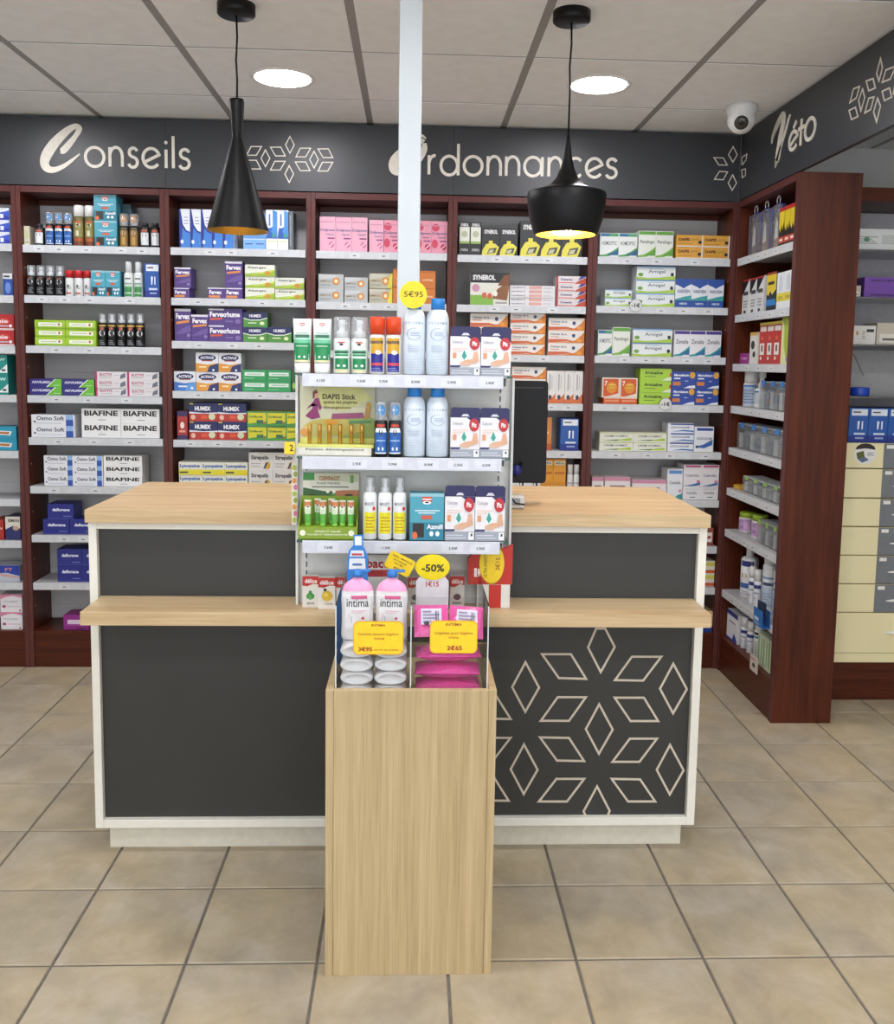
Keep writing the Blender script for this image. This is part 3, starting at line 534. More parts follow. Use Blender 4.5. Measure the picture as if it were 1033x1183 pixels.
for b in range(6):
    x0, x1 = BX[b], BX[b+1]; w = x1-x0; root = empty('shelf_unit', ((x0+x1)/2, YS, 0))
    tag(root, BAYLAB[b], 'shelving', 'mahogany shelving bays along the back wall')
    for s in (-1, 1):
        xa, xb = sorted((s*w/2-s*.0008, s*(w/2-.0215)))
        p = MB().box(xa, xb, .0025, .235, 0, 2.322, WALNUT).build('side_panel', root)
        MB().box(xa, xb, 0, .003, 0, 2.322, POST).build('edge_band', p)
        q = MB()
        for k in range(8): q.box((xb if s < 0 else xa)-.0006, (xb if s < 0 else xa)+.0006, .03, .036, .3+.235*k, .306+.235*k, M('#c9b8ae', .4))
        q.build('shelf_pin', p)
    iw = w-.046
    MB().box(-iw/2, iw/2, .0, .235, 2.294, 2.322, POST).build('top_panel', root)
    MB().box(-iw/2, iw/2, .205, .222, 2.268, 2.292, WALNUT_X).build('top_rail', root)
    bk = MB().box(-iw/2, iw/2, .224, .234, .19, 2.292, SHELFBACK).build('back_panel', root)
    g = MB()
    for k in range(1, 30): g.box(-iw/2, iw/2, .2232, .2238, .19+.07*k, .1915+.07*k, M('#a3a1a2', .6))
    g.build('groove_line', bk)
    MB().box(-iw/2, iw/2, .005, .02, .0, .163, WALNUT_X).build('plinth', root)
    MB().box(-iw/2, iw/2, .004, .235, .164, SZ[b][8]-.0005, WALNUT_X).build('base_board', root)
    for k, z in enumerate(SZ[b][:8]): shelf_part(root, iw-.004, z, .218, b*31+k)
# side unit standing out from the corner, open towards -X
XS0, YN, YFAR = 1.568, 3.725, 4.429
root = empty('side_shelf_unit', (XS0, (YN+YFAR)/2, 0), -PI/2)
tag(root, 'mahogany shelf unit standing out from the corner, seen end-on', 'shelving')
sw_ = YFAR-YN
for s in (-1, 1):
    th = .034 if s > 0 else .0215
    xa, xb = sorted((s*sw_/2, s*(sw_/2-th)))
    p = MB().box(xa, xb, .0025, .262, 0, 2.325, WALNUT).build('side_panel', root)
    MB().box(xa, xb, 0, .003, 0, 2.325, POST).build('edge_band', p)
xa, xb = -sw_/2+.022, sw_/2-.035; cxs = (xa+xb)/2; iw = xb-xa
MB().box(xa, xb, 0, .26, 2.295, 2.325, POST).build('top_panel', root)
MB().box(xa, xb, .25, .26, .02, 2.294, WALNUT).build('back_panel', root)
MB().box(xa, xb, .005, .02, 0, .16, WALNUT_X).build('plinth', root)
MB().box(xa, xb, .004, .249, .161, SZ['S'][8]-.0005, WALNUT_X).build('base_board', root)
for k, z in enumerate(SZ['S'][:8]):
    s = MB().box(-iw/2, iw/2, .007, .248, z-.016, z-.001, SHELFTOP).build('shelf', root); s.location.x = cxs
    r = rail_mesh(iw-.002, 300+k).build('price_rail', s); r.location = (0, .007, z-.0005)

# ------------------------------------------------------------------ sign boards over the shelving
def diamond(mb, pts, w, y0, y1): ribbon(mb, pts, w, y0, y1, LETTER, True)
sg = empty('sign_board', (0, YS-.004, 0))
tag(sg, 'dark grey sign board above the back shelves reading Conseils and Ordonnances', 'sign')
seams = [-2.555, -1.168, .186, 1.566]
for a, b in zip(seams[:-1], seams[1:]): MB().box(a+.0006, b-.0006, 0, .02, 2.327, 2.637, SIGN).build('board_panel', sg)
def caps(paths, par, y):
    for p, nm in paths:
        mb = MB(); ribbon(mb, [q[:2] for q in p], [q[2] for q in p], -.004, 0, LETTER)
        o = mb.build('letter', par); o.location.y = y
def smooth(path, n=4):
    o = []; P = [path[0]]+list(path)+[path[-1]]
    for i in range(1, len(P)-2):
        for k in range(n):
            t = k/n; o.append(tuple(.5*(2*P[i][d]+(P[i+1][d]-P[i-1][d])*t+(2*P[i-1][d]-5*P[i][d]+4*P[i+1][d]-P[i+2][d])*t*t+(3*P[i][d]-P[i-1][d]-3*P[i+1][d]+P[i+2][d])*t**3) for d in range(len(path[0]))))
    o.append(tuple(path[-1])); return o
for p in CAPS:
    mb = MB(); q = smooth(p); ribbon(mb, [a[:2] for a in q], [max(.004, a[2]) for a in q], -.004, 0, LETTER); mb.build('letter', sg)
for c, a, b, z, h in LETTERS: glyph(c, b-a, h, .0068, LETTER, 'letter', sg, (a, 0, z))
for p in DIAMONDS:
    mb = MB(); ribbon(mb, p, .0023, -.002, 0, LETTER, True); mb.build('diamond', sg)
# second board, along the side unit and on towards the shop
s2 = empty('sign_board', (XS0-.001, 0, 0), -PI/2)     # local x = -world y, local -y = towards the room
tag(s2, 'dark grey sign board over the side unit reading Véto', 'sign')
MB().box(-4.425, -2.2, 0, .02, 2.329, 2.64, SIGN).build('board_panel', s2)
q = smooth([(-y, z, w) for y, z, w in RV]); mb = MB(); ribbon(mb, [a[:2] for a in q], [a[2] for a in q], -.004, 0, LETTER); mb.build('letter', s2)
for c, ya, yb, z, h in RLETTERS: glyph(c, ya-yb, h, .0075, LETTER, 'letter', s2, (-ya, 0, z))
for p in RDIAMONDS:
    mb = MB(); ribbon(mb, [(-y, z) for y, z in p], .0026, -.002, 0, LETTER, True); mb.build('diamond', s2)

# ------------------------------------------------------------------ drawer cabinet behind the side unit
CX0, CX1, CY = 1.90, 2.62, 3.99
CREAM = M('#e9deb0', .45, var=.02, scale=5); GREYF = M('#73767a', .5)
cb = empty('drawer_cabinet', ((CX0+CX1)/2, CY, 0))
tag(cb, 'cream drawer cabinet with dark glass shelves above, behind the side unit', 'cabinet')
cw = (CX1-CX0)/2
for s in (-1, 1):
    xa, xb = sorted((s*cw, s*(cw-.02))); MB().box(xa, xb, .0, .4, 0, 2.32, WALNUT).build('side_panel', cb)
MB().box(-cw+.021, cw-.021, .01, .39, 0, .18, WALNUT_X).build('plinth', cb)
MB().box(-cw+.021, cw-.021, .0, .4, 2.264, 2.322, WALNUT_X).build('top_rail', cb)
MB().box(-cw+.021, cw-.021, .30, .4, 1.2, 2.262, M('#b3b1b6', .6)).build('back_panel', cb)
MB().box(-cw+.021, cw-.021, .022, .39, .181, 1.199, M('#4a463a', .7)).build('carcass', cb)
for z in (2.056, 1.849, 1.64, 1.409): MB().box(-cw+.0215, cw-.0215, .005, .298, z-.008, z, DGLASS).build('glass_shelf', cb)
for i, (z0, z1) in enumerate([(1.086, 1.199), (.951, 1.081), (.820, .946), (.687, .815), (.554, .683), (.420, .550)]):
    d = MB().box(-cw+.024, cw-.024, .0, .021, z0, z1, CREAM, .002).build('drawer', cb)
    MB().box(2.131-2.26, 2.36-2.26, -.002, .0, z0+.001, z1-.001, GREYF).build('label_panel', d)
    MB().box(2.131-2.26+.012, 2.131-2.26+.045, -.003, -.002, z1-.024, z1-.008, M('#e6e4dc', .5)).build('paper_tag', d)
    MB().add([(-.075, -.002, z0+.055), (.06, -.002, z0+.055), (.06, -.002, z0+.08), (-.01, -.03, z0+.052), (.055, -.03, z0+.052), (-.075, -.002, z0+.052), (.06, -.002, z0+.05)],
             [(0, 1, 2), (0, 2, 4, 3), (5, 3, 4, 6), (0, 3, 5), (1, 6, 4, 2), (0, 5, 6, 1)], M('#eceae4', .35)).build('pull_handle', d)
d = MB().box(-cw+.024, cw-.024, .0, .021, .182, .416, CREAM, .002).build('drawer', cb)
MB().box(-cw+.026, cw-.026, -.0012, .0, .226, .229, M('#a79f76', .6)).build('groove', d)
MB().add([(-.075, -.002, .325), (.08, -.002, .325), (.08, -.002, .352), (-.01, -.03, .322), (.075, -.03, .322), (-.075, -.002, .322), (.08, -.002, .32)],
         [(0, 1, 2), (0, 2, 4, 3), (5, 3, 4, 6), (0, 3, 5), (1, 6, 4, 2), (0, 5, 6, 1)], M('#eceae4', .35)).build('pull_handle', d)
st = MB().prism([(2.046+.052*math.cos(a*PI/14), 1.150+.048*math.sin(a*PI/14)) for a in range(28)], CY-.0012, CY-.0002, M('#e4e2dc', .4))
prints(st, [PL([(.05, .7), (.12, .86), (.3, .97), (.5, 1.0), (.7, .97), (.88, .86), (.95, .7), (.5, .76)], '#2b1d1f'), PL([(.1, .55), (.42, .64), (.48, .36), (.16, .26)], '#56602a'),
            PL([(.16, .26), (.48, .36), (.68, .22), (.38, .08)], '#5a6684'), *lines(.58, .92, .42, .6, 4, '#7b7b80')],
       lambda u, v, i: (1.994+.104*u, CY-.0016-.0002*i, 1.102+.096*v))
tag(st.build('round_sticker'), 'round black and white sticker on the top cream drawer', 'sticker')
# ------------------------------------------------------------------ counter
ct = empty('service_counter', (-.024, 2.69, 0))
tag(ct, 'two-level shop counter, oak tops, dark fronts in white frames, standing on the tiles', 'counter')
WF = M('#e6e3d8', .4, var=.02)
L_, R_ = -.929, .929; FD = .58
MB().box(L_+.025, R_-.025, .055, FD-.02, 0, .0895, M('#dcd7c8', .5)).build('plinth', ct)
fr = MB()
for xa, xb, za, zb in ((L_, L_+.024, .091, 1.044), (R_-.026, R_, .091, 1.044), (L_+.024, R_-.026, 1.022, 1.044), (L_+.024, R_-.026, .091, .117)):
    fr.box(xa, xb, 0, .03, za, zb, WF, .0015)
fr.build('frame', ct)
MB().box(L_+.001, R_-.001, .0305, FD, .091, 1.043, WF).build('body', ct)
def fpanel(name, xa, xb, za, zb): return MB().box(xa, xb, .019, .0302, za, zb, ANTHRA).build(name, ct)
fpanel('upper_front_panel', L_+.0245, R_-.0265, .816, 1.0215)
fpanel('lower_front_panel', L_+.0245, .02, .1175, .775)
pp = fpanel('patterned_front_panel', .0215, R_-.0265, .1175, .775)
def clip_top(p, z=.7745): return p
for p in PATTERN:
    q = [(x+.024, z) for x, z in p]
    if min(x for x, z in q) < .03: continue
    mb = MB(); ribbon(mb, q, .0033, .0172, .019, M('#cdc2b0', .5), not any(False for _ in q)); mb.build('diamond', pp)
MB().box(L_-.001, R_+.001, -.025, .60, 1.0445, 1.083, OAK_X, .001).build('worktop', ct)
MB().box(L_+.028, R_-.03, -.16, .0185, .776, .815, OAK_X, .001).build('ledge', ct)
LZ, WZ = .815, 1.083

# ------------------------------------------------------------------ white post
po = MB().box(-.047, .019, 2.715, 2.775, WZ, 2.649, M('#ccd3d7', .4, var=.02, scale=3), .004).build('post')
tag(po, 'white square post rising from the counter to the ceiling', 'post')

# ------------------------------------------------------------------ pendant lamps
GOLD = M('#dcae4e', .35, metal=.7, var=.06)
def pendant(x, y, prof, inner, label, bulb_z, power, rcol):
    t = empty('pendant_lamp', (x, y, 0)); tag(t, label, 'lamp', None)
    MB().lathe([(.0, 2.616), (.056, 2.616), (.060, 2.62), (.060, 2.6498), (0, 2.6498)], BLACK, 32, close=False).build('ceiling_rose', t)
    MB().tube([(0, 0, 2.617), (.002, 0, 2.55), (-.002, 0, 2.48), (.001, 0, 2.42), (0, 0, prof[0][1])], .0032, BLACK, 8).build('cable', t)
    MB().lathe(prof, BLACK, 48, close=False).build('lamp_shade', t)
    MB().lathe(inner, GOLD, 48, close=False).build('inner_reflector', t)
    h = MB().lathe([(.0, bulb_z+.085), (.013, bulb_z+.08), (.014, bulb_z+.035), (0, bulb_z+.035)], BLACK, 16, close=False).build('bulb_holder', t)
    b = MB().lathe([(.028*math.sin(PI*i/10), bulb_z-.028*math.cos(PI*i/10)) for i in range(11)]+[(.011, bulb_z+.036)], emit('warm_bulb', '#ffdca0', power), 20, close=False).build('bulb', t)
    return t
pendant(-.572, 3.04, [(.0, 2.359), (.0235, 2.358), (.0235, 2.35), (.0165, 2.243), (.018, 2.235), (.0985, 1.946), (.0985, 1.944)],
        [(.012, 2.2), (.0965, 1.9445), (.0985, 1.944)], 'black cone pendant lamp with narrow waist and dull gold inside', 2.07, BULB_LEFT, 0)
pendant(.497, 3.01, [(.0, 2.268), (.006, 2.266), (.0065, 2.245), (.009, 2.238), (.0135, 2.20), (.022, 2.165), (.037, 2.13), (.058, 2.108), (.085, 2.096), (.125, 2.085), (.1285, 2.079), (.127, 2.05), (.119, 2.0), (.107, 1.962), (.1, 1.95), (.097, 1.95)],
        [(.01, 2.09), (.105, 2.06), (.112, 2.03), (.107, 1.99), (.0955, 1.951), (.097, 1.95)], 'black bowl pendant lamp, lit, with glowing gold inside', 1.982, BULB_RIGHT, 0)

# ------------------------------------------------------------------ dome camera
dc = empty('security_camera', (1.405, 3.985, 0)); tag(dc, 'white dome security camera on the ceiling in the corner', 'camera')
CW = M('#e3e3e3', .35)
MB().lathe([(0, 2.6498), (.064, 2.6498), (.065, 2.635), (.060, 2.612), (.052, 2.600), (0, 2.598)], CW, 32, close=False).build('mount_base', dc)
e = MB().lathe([(.058*math.sin(PI*i/14), -.058*math.cos(PI*i/14)) for i in range(15)], CW, 32, close=False)
e.lathe([(.036, -.048), (.034, -.0535), (.026, -.056)], CW, 24, close=False)
hd = e.build('camera_ball', dc)
MB().lathe([(0, -.0592), (.026, -.0585), (.030, -.0545), (.0, -.05)], M('#3a3833', .2), 24, close=False).build('lens_window', hd)
MB().lathe([(0, -.061), (.009, -.0608), (.010, -.058), (0, -.057)], M('#0c0c0c', .1), 16, close=False).build('lens', hd)
hd.location = (0, -.004, 2.588); hd.rotation_euler = (-math.radians(66), 0, math.radians(19)*-1)

# ------------------------------------------------------------------ oak display box with two clear bins
bx = empty('display_box', (.008, 2.13, 0)); tag(bx, 'tall oak display box standing on the tiles in front of the counter', 'box')
MB().box(-.188, .188, .0, .018, 0, .736, OAK_Z, .0008).build('front_panel', bx)
for s in (-1, 1): 
    xa, xb = sorted((s*.2075, s*.1885)); MB().box(xa, xb, .0, .385, 0, .737, OAK_Z, .0008).build('side_panel', bx)
MB().box(-.188, .188, .367, .385, 0, .736, OAK_Z).build('rear_panel', bx)
MB().box(-.188, .188, .0185, .3665, .68, .699, OAK_Z).build('inner_floor', bx)
BZ = .70
ac = empty('acrylic_bin', (.008, 2.151, BZ)); tag(ac, 'clear acrylic bin with two compartments set in the oak box', 'bin')
AH = .262
MB().prism([(-.186, 0), (.186, 0)]+[(.186-.02*(1-math.cos(a*PI/12)), AH-.02+.02*math.sin(a*PI/12)) for a in range(7)]+[(-.186+.02*(1-math.cos((6-a)*PI/12)), AH-.02+.02*math.sin((6-a)*PI/12)) for a in range(7)], 0, .003, ACRYL).build('front_wall', ac)
for x, n in ((-.1865, 'side_wall'), (.1835, 'side_wall'), (-.0045, 'divider')):
    MB().box(x, x+.003, .0035, .337, 0, AH-.02, ACRYL).build(n, ac)
MB().box(-.186, .186, .3375, .3405, 0, AH-.01, ACRYL).build('back_wall', ac)
EDGE = M('#d2d8da', .3)
for x in (-.1865, .1835, -.0045): MB().box(x, x+.003, -.0006, -.0001, .03, AH-.022, EDGE).build('edge_highlight', ac)  # pale strips: light caught along the clear walls' edges, put into colour

# rounded yellow price tags on the front of the bin
YEL = '#f3cf1d'; REDT = '#a8322a'
def ytag(x, z, w, h, y, els, label, name='price_tag', rz=0, rim='#e8a60e', shape=None):
    t = MB(); t.prism(shape or rounded(w, h, min(w, h)*.16), -.0012, 0, M(rim, .45)); t.prism([(a*.965, b*.945) for a, b in (shape or rounded(w, h, min(w, h)*.16))], -.0015, -.0012, M(YEL, .45))
    prints(t, els, lambda u, v, i: (-w/2+w*u, -.0018-.0002*i, -h/2+h*v))
    o = t.build(name); o.location = (x, y, z); o.rotation_euler.y = rz
    return tag(o, label, 'price tag')
ytag(-.074, .8605, .122, .083, 2.1505, [T(.36, .85, .64, .92, 'INTIMA', REDT), T(.1, .56, .9, .66, 'Solution lavante hygiène', REDT, .005), T(.42, .45, .62, .53, 'intime', REDT, .005), T(.1, .1, .38, .24, '3€95', REDT, .03), T(.42, .11, .9, .18, 'par lot de 2 unités', REDT, .005)], 'yellow price tag reading 3€95 on the left of the clear bin')
ytag(.109, .8635, .116, .082, 2.1505, [T(.33, .84, .67, .93, 'INTIMA', REDT), T(.1, .56, .9, .67, 'Lingettes pour hygiène', REDT, .005), T(.4, .45, .6, .53, 'intime', REDT, .005), T(.36, .1, .68, .25, '2€65', REDT, .03)], 'yellow price tag reading 2€65 on the right of the clear bin')

# ------------------------------------------------------------------ wash bottles in the left compartment
WB = M('#ece9ea', .3, var=.02); PINKC = clear('pink_clear', '#f0a3c4', .3, .15); 
def wash_bottle(name='wash_bottle'):
    t = empty(name)
    prof = [(.0, .004), (.029, .004), (.031, 0), (.038, .002), (.0405, .012), (.039, .045), (.0385, .075), (.0405, .10), (.039, .122)]
    b = MB().lathe(prof, WB, 28, sy=.40, close=False).build('bottle_body', t)
    MB().lathe([(.039, .122), (.034, .136), (.022, .147), (.0125, .151), (.0125, .156), (0, .156)], M('#f0a0c6', .25), 28, sy=.45, close=False).build('pink_shoulder', t)
    MB().lathe([(0, .1562), (.013, .1562), (.0135, .168), (.009, .170), (.009, .175), (0, .1755)], M('#2c78c4', .35), 20, close=False).build('pump_head', t)
    MB().box(-.009, .032, -.006, .006, .1682, .1748, M('#2c78c4', .35), .002).build('nozzle', t)
    n = MB()
    pr = [(x*.92, z) for x, z in rounded(.078, .118, .034, 6)]
    def fm(u, v, i):
        x = -.036+.072*u; z = .012+.108*v
        y = -.40*math.sqrt(max(1e-6, .0407**2-x*x))-.0012-.0002*i
        return (x, y, z)
    els = [R(.08, .15, .92, .8, '#f7f5f6'), PL([(.08, .8), (.92, .8), (.84, .95), (.65, 1.0), (.35, 1.0), (.16, .95)], '#f7f5f6'), R(.28, .84, .82, .92, '#d9588f'), T(.12, .66, .88, .84, 'intima', '#33353f', .01), R(.3, .56, .8, .58, '#efb9cf'), R(.3, .52, .7, .535, '#efb9cf'), C(.68, .4, .05, .03, '#cf3d78'),
           R(.2, .36, .22, .5, '#efb9cf'), R(.28, .3, .3, .45, '#8f96c4'), R(.35, .24, .65, .25, '#d8d2dc')]
    prints(n, els, fm, .35, 6); n.build('label', t)
    return t
w0 = wash_bottle()
def place(o, loc, rot, label, cat, group=None):
    o.location = loc; o.rotation_euler = rot; return tag(o, label, cat, group)
place(w0, (-.1285, 2.215, .8375), (math.radians(-5), 0, math.radians(3)), 'white intimate wash bottle upright in the clear bin, left of two', 'bottle', 'wash bottles in the clear bin')
place(copy_tree(w0), (-.0445, 2.215, .8375), (math.radians(-5), 0, math.radians(-3)), 'white intimate wash bottle upright in the clear bin, right of two', 'bottle', 'wash bottles in the clear bin')
names = ['bottom', 'second', 'third', 'top']
k = 0
for row, z in enumerate((.7180, .7524, .7868, .8212)):
    for c, x in enumerate((-.1285, -.0445)):
        o = copy_tree(w0); jit = random.uniform(-.001, .001)
        place(o, (x+jit, 2.160+random.uniform(0, .006), z), (-PI/2, 0, 0), 'white wash bottle lying base forward, %s layer, %s column' % (names[row], ('left', 'right')[c]), 'bottle', 'wash bottles in the clear bin')

# ------------------------------------------------------------------ wipes in the right compartment
PK = '#f056aa'
def wipes_mesh(mark):
    m = MB(); n = 10; V = []; F = []
    W_, H_, D_ = .160, .092, .039
    rr = random.Random(3)
    for sgn in (-1, 1):
        for i in range(n+1):
            for j in range(n+1):
                u, v = i/n, j/n; e = (math.sin(PI*u)**.5)*(math.sin(PI*v)**.5) if 0 < i < n and 0 < j < n else 0
                V.append(((u-.5)*W_, sgn*D_/2*(e*(1+rr.uniform(-.16, .06)))+(.0005*sgn), (v-.5)*H_))
    def idx(s, i, j): return s*(n+1)**2+i*(n+1)+j
    for s in (0, 1):
        for i in range(n):
            for j in range(n): F.append([idx(s, i, j), idx(s, i+1, j), idx(s, i+1, j+1), idx(s, i, j+1)])
    m.add(V, F, M(PK, .28, var=.1, scale=20, coat=.4, bump=.6), True)
    if mark:
        def fm(u, v, i): return ((u-.5)*W_, -D_/2*1.09-.0004*(i+1), (v-.5)*H_)
        prints(m, [R(.2, .25, .8, .75, '#e2dcea'), R(.22, .28, .78, .72, '#d7cfe2'), *[R(.26, .32+.1*q, .26+.12*(2+q % 3), .37+.1*q, '#8c86a0') for q in range(4)], C(.36, .28, .08, .06, '#2b2530'), R(.62, .3, .66, .66, '#6c6880'), R(.69, .3, .71, .66, '#6c6880')], fm)
    return m
wm, wm2 = wipes_mesh(True).mesh('wipes_pack'), wipes_mesh(False).mesh('wipes_pack')
for k, (x, y, z, rx, ry, rz, wn) in enumerate([(.099, 2.218, .722, 90, 0, 1, 'lowest of the lying packs'), (.097, 2.214, .7635, 90, 0, -2, 'middle of the lying packs'), (.0985, 2.218, .805, 90, 0, 2, 'topmost of the lying packs')]):
    o = obj('wipes_pack', wm2, None, (x, y, z)); o.rotation_euler = [math.radians(a) for a in (rx, ry, rz)]; o.scale = (1, 1, 1)
    tag(o, 'pink pack of wipes in the clear bin, '+wn, 'wipes', 'wipes in the clear bin')
for k, (x, z, ry) in enumerate([(.055, .888, -1), (.1425, .885, 4)]):
    o = obj('wipes_pack', wm, None, (x, 2.205, z)); o.rotation_euler = (math.radians(-48), math.radians(ry), 0); o.scale = (.53, .9, 1.0)
    tag(o, 'pink pack of wipes leaning with label showing, %s of two' % ('left', 'right')[k], 'wipes', 'wipes in the clear bin')

# ------------------------------------------------------------------ cards standing behind the bin contents
t = MB(); t.prism(rounded(.088, .060, .008), 0, .002, M('#efefef', .5)); 
cd = MB(); cd.prism([(-.048, 0), (.048, 0), (.048, .038), (.03, .07), (.044, .082), (.044, .107), (-.044, .107), (-.044, .082), (-.03, .07), (-.048, .038)], 0, .0015, M('#e8e6ea', .5))
cd2 = MB(); cd2.prism([(-.042, .0), (.042, .0), (.042, .055), (.022, .02+.075), (-.022, .02+.075), (-.042, .055)], 0, .0015, M('#e7e5ea', .5))
prints(cd2, [T(.3, .74, .7, .88, '1€15', '#c4382e', .02)], lambda u, v, i: (-.042+.084*u, -.0004, .095*v))
h = empty("discount_card", (.063, 2.455, .852))
MB().prism([(-.045, 0), (.045, 0), (.045, .075), (.03, .095), (-.03, .095), (-.045, .075)][::1], 0, .0015, M('#e7e5ea', .5)).build('white_card', h)
x = MB(); x.prism([(.0475*math.cos(a*PI/16), .115+.036*math.sin(a*PI/16)) for a in range(32)], -.0018, -.0002, M('#f2dc10', .45))
prints(x, [T(.18, .32, .84, .62, '-50%', '#3a3512', .03)], lambda u, v, i: (-.0475+.095*u, -.0022, .079+.072*v)); x.build('yellow_disc', h)
x = MB(); prints(x, [T(.0, .0, 1, 1, '1€15', '#c4382e', .02)], lambda u, v, i: (-.018+.036*u, -.0006, .060+.016*v)); x.build('red_price', h)
tag(h, 'oval yellow discount card reading -50% on white card above pink wipes', 'price tag')
bc = empty('bottle_cutout_card', (-.1435, 2.43, BZ+.0005))
x = MB(); x.prism([(-.03, 0), (.03, 0), (.03, .295), (.022, .32), (.017, .327), (.017, .36), (-.010, .36), (-.010, .331), (-.022, .317), (-.026, .295)], 0, .002, M('#2f7fd0', .45))
prints(x, [PL([(-.006, .331), (.013, .331), (.012, .356), (-.006, .356)], '#e9eef2'), PL([(-.02, .30), (.02, .30), (.017, .317), (-.016, .317)], '#d9e6f0'), PL([(-.022, .265), (.024, .265), (.022, .295), (-.02, .295)], '#e4e9ee'), R(-.014, .303, .014, .309, '#c24a50'), R(-.012, .275, .014, .281, '#4a6fb0')], lambda u, v, i: (u, -.0003-.0002*i, v))
x.build('card', bc); tag(bc, 'blue bottle-shaped cut-out card behind the left wash bottle', 'card')
bc = empty('header_card', (-.098, 2.575, LZ+.0005))
x = MB(); x.prism([(-.066, 0), (.066, 0), (.066, .145), (.060, .158), (-.058, .160), (-.066, .15)], 0, .002, M('#f0efef', .5))
prints(x, [R(-.062, .095, .062, .115, '#c6333a'), T(-.026, .120, .038, .148, 'bacc', '#bf2f33', .03), T(-.045, .099, .05, .111, 'SANS RINCAGE', '#f3e4e4', .01)][:2], lambda u, v, i: (u, -.0003-.0002*i, v)); x.build('card', bc)
tag(bc, 'white header card with red lettering, standing behind the bin', 'card')
yt = ytag(-.027, .977, .076, .05, 2.448, [T(.12, .75, .9, .84, 'GEL MAINS', '#3a3a20', .01), T(.22, .56, .74, .64, 'BACTERICIDE', '#3a3a20', .01), T(.3, .40, .66, .48, '100 ML', '#3a3a20', .01), T(.34, .12, .7, .26, '4,50€', '#3a3a20', .03)], 'tilted yellow price tag clipped to the back of the clear bin', rz=math.radians(27), rim='#e9d21c')

# ------------------------------------------------------------------ counter display stand (gondola) on the ledge
GY = 2.52
gd = empty('display_stand', (-.018, 2.64, LZ)); tag(gd, 'white metal display stand with glass shelves standing on the counter ledge', 'display stand')
GP = M('#d9d8d4', .45, var=.02)
MB().box(-.315, .315, .001, .014, .0005, .672, GP).build('back_panel', gd)
sl = MB()
for xx in (-.286, .276):
    for q in range(24): sl.box(xx-.002, xx+.002, -.0002, .001, .03+.026*q, .046+.026*q, M('#55575a', .5))
sl.build('slot_column', gd)['kind'] = 'stuff'
for s in (-1, 1):
    xa, xb = sorted((s*.315, s*.308)); MB().box(xa, xb, -.022, .001, .0005, .672, GP).build('side_upright', gd)
GSZ = [1.493, 1.263, 1.026]
PT = [[('4,10€', .09), ('9,50€', .29), ('9,70€', .4), ('8,90€', .56), ('5,95€', .74), ('3,45€', .93)], [('2,95€', .27), ('9,99€', .45), ('8,90€', .63), ('5,95€', .78), ('4,50€', .92)], [('7,60€', .13), ('11,90€', .42), ('5,95€', .76), ('3,90€', .9)]]
GRC = M('#1f4a3e', .2)
for z, pt in zip(GSZ, PT):
    s = MB().box(-.298, .296, -.115, .0, z-LZ-.006, z-LZ-.0005, GLASS).build('glass_shelf', gd)
    for ea, eb in ((-.300, -.284), (.282, .298)): MB().box(ea, eb, -.116, -.10, z-LZ-.0065, z-LZ-.0004, GRC).build('green_glass_edge', s)
    r = MB().box(-.284, .272, -.1225, -.117, z-LZ-.036, z-LZ-.0002, M('#cfd2dc', .35), .0012)
    for t_, p in pt:
        u0 = -.284+.556*p
        r.add([(u0-.03, -.1228, z-LZ-.031), (u0+.03, -.1228, z-LZ-.031), (u0+.03, -.1228, z-LZ-.006), (u0-.03, -.1228, z-LZ-.006)], [(0, 1, 2, 3)], M('#d9dce4', .4))
        prints(r, [T(0, 0, 1, 1, t_, '#4a4a55', .02)], lambda u, v, i: (u0-.011+.024*u, -.1231, z-LZ-.024+.009*v))
    r.build('price_rail', s)
    for xx in (-.29, .285): MB().prism([(xx-.001, z-LZ-.007), (xx+.001, z-LZ-.007), (xx+.001, z-LZ-.03), (xx-.001, z-LZ-.03)], -.07, .0, GP).build('bracket', s)
# round yellow card on the top shelf
yt = ytag(.001, 1.712, .075, .075, 2.5275, [T(.16, .42, .86, .64, '5€95', '#4c4a18', .01)], 'round yellow price card reading 5€95 on the top shelf bottles', rim='#e5df20', shape=[(.0375*math.cos(a*PI/16), .0375*math.sin(a*PI/16)) for a in range(32)])
yt = ytag(-.338, 1.285, .03, .036, 2.53, [T(.5, .25, .85, .78, '2', '#3a3512', .03)], 'small yellow price tag reading 2 at the left edge of stand', rim='#8a7430')
# side card with coloured flowers
x = MB(); x.box(-.342, -.328, 2.60, 2.602, 1.055, 1.235, M('#d9d6c6', .6))
for q in range(9): prints(x, [C(-.334+.003*(q % 2), 1.07+.019*q, .006, .008, ('#9fb43a', '#c9618f', '#d98a2a', '#8a9a3a')[q % 4])], lambda u, v, i: (u, 2.5996, v))
tag(x.build('flower_strip'), 'narrow card strip of coloured flowers beside the stand, left edge', 'card')

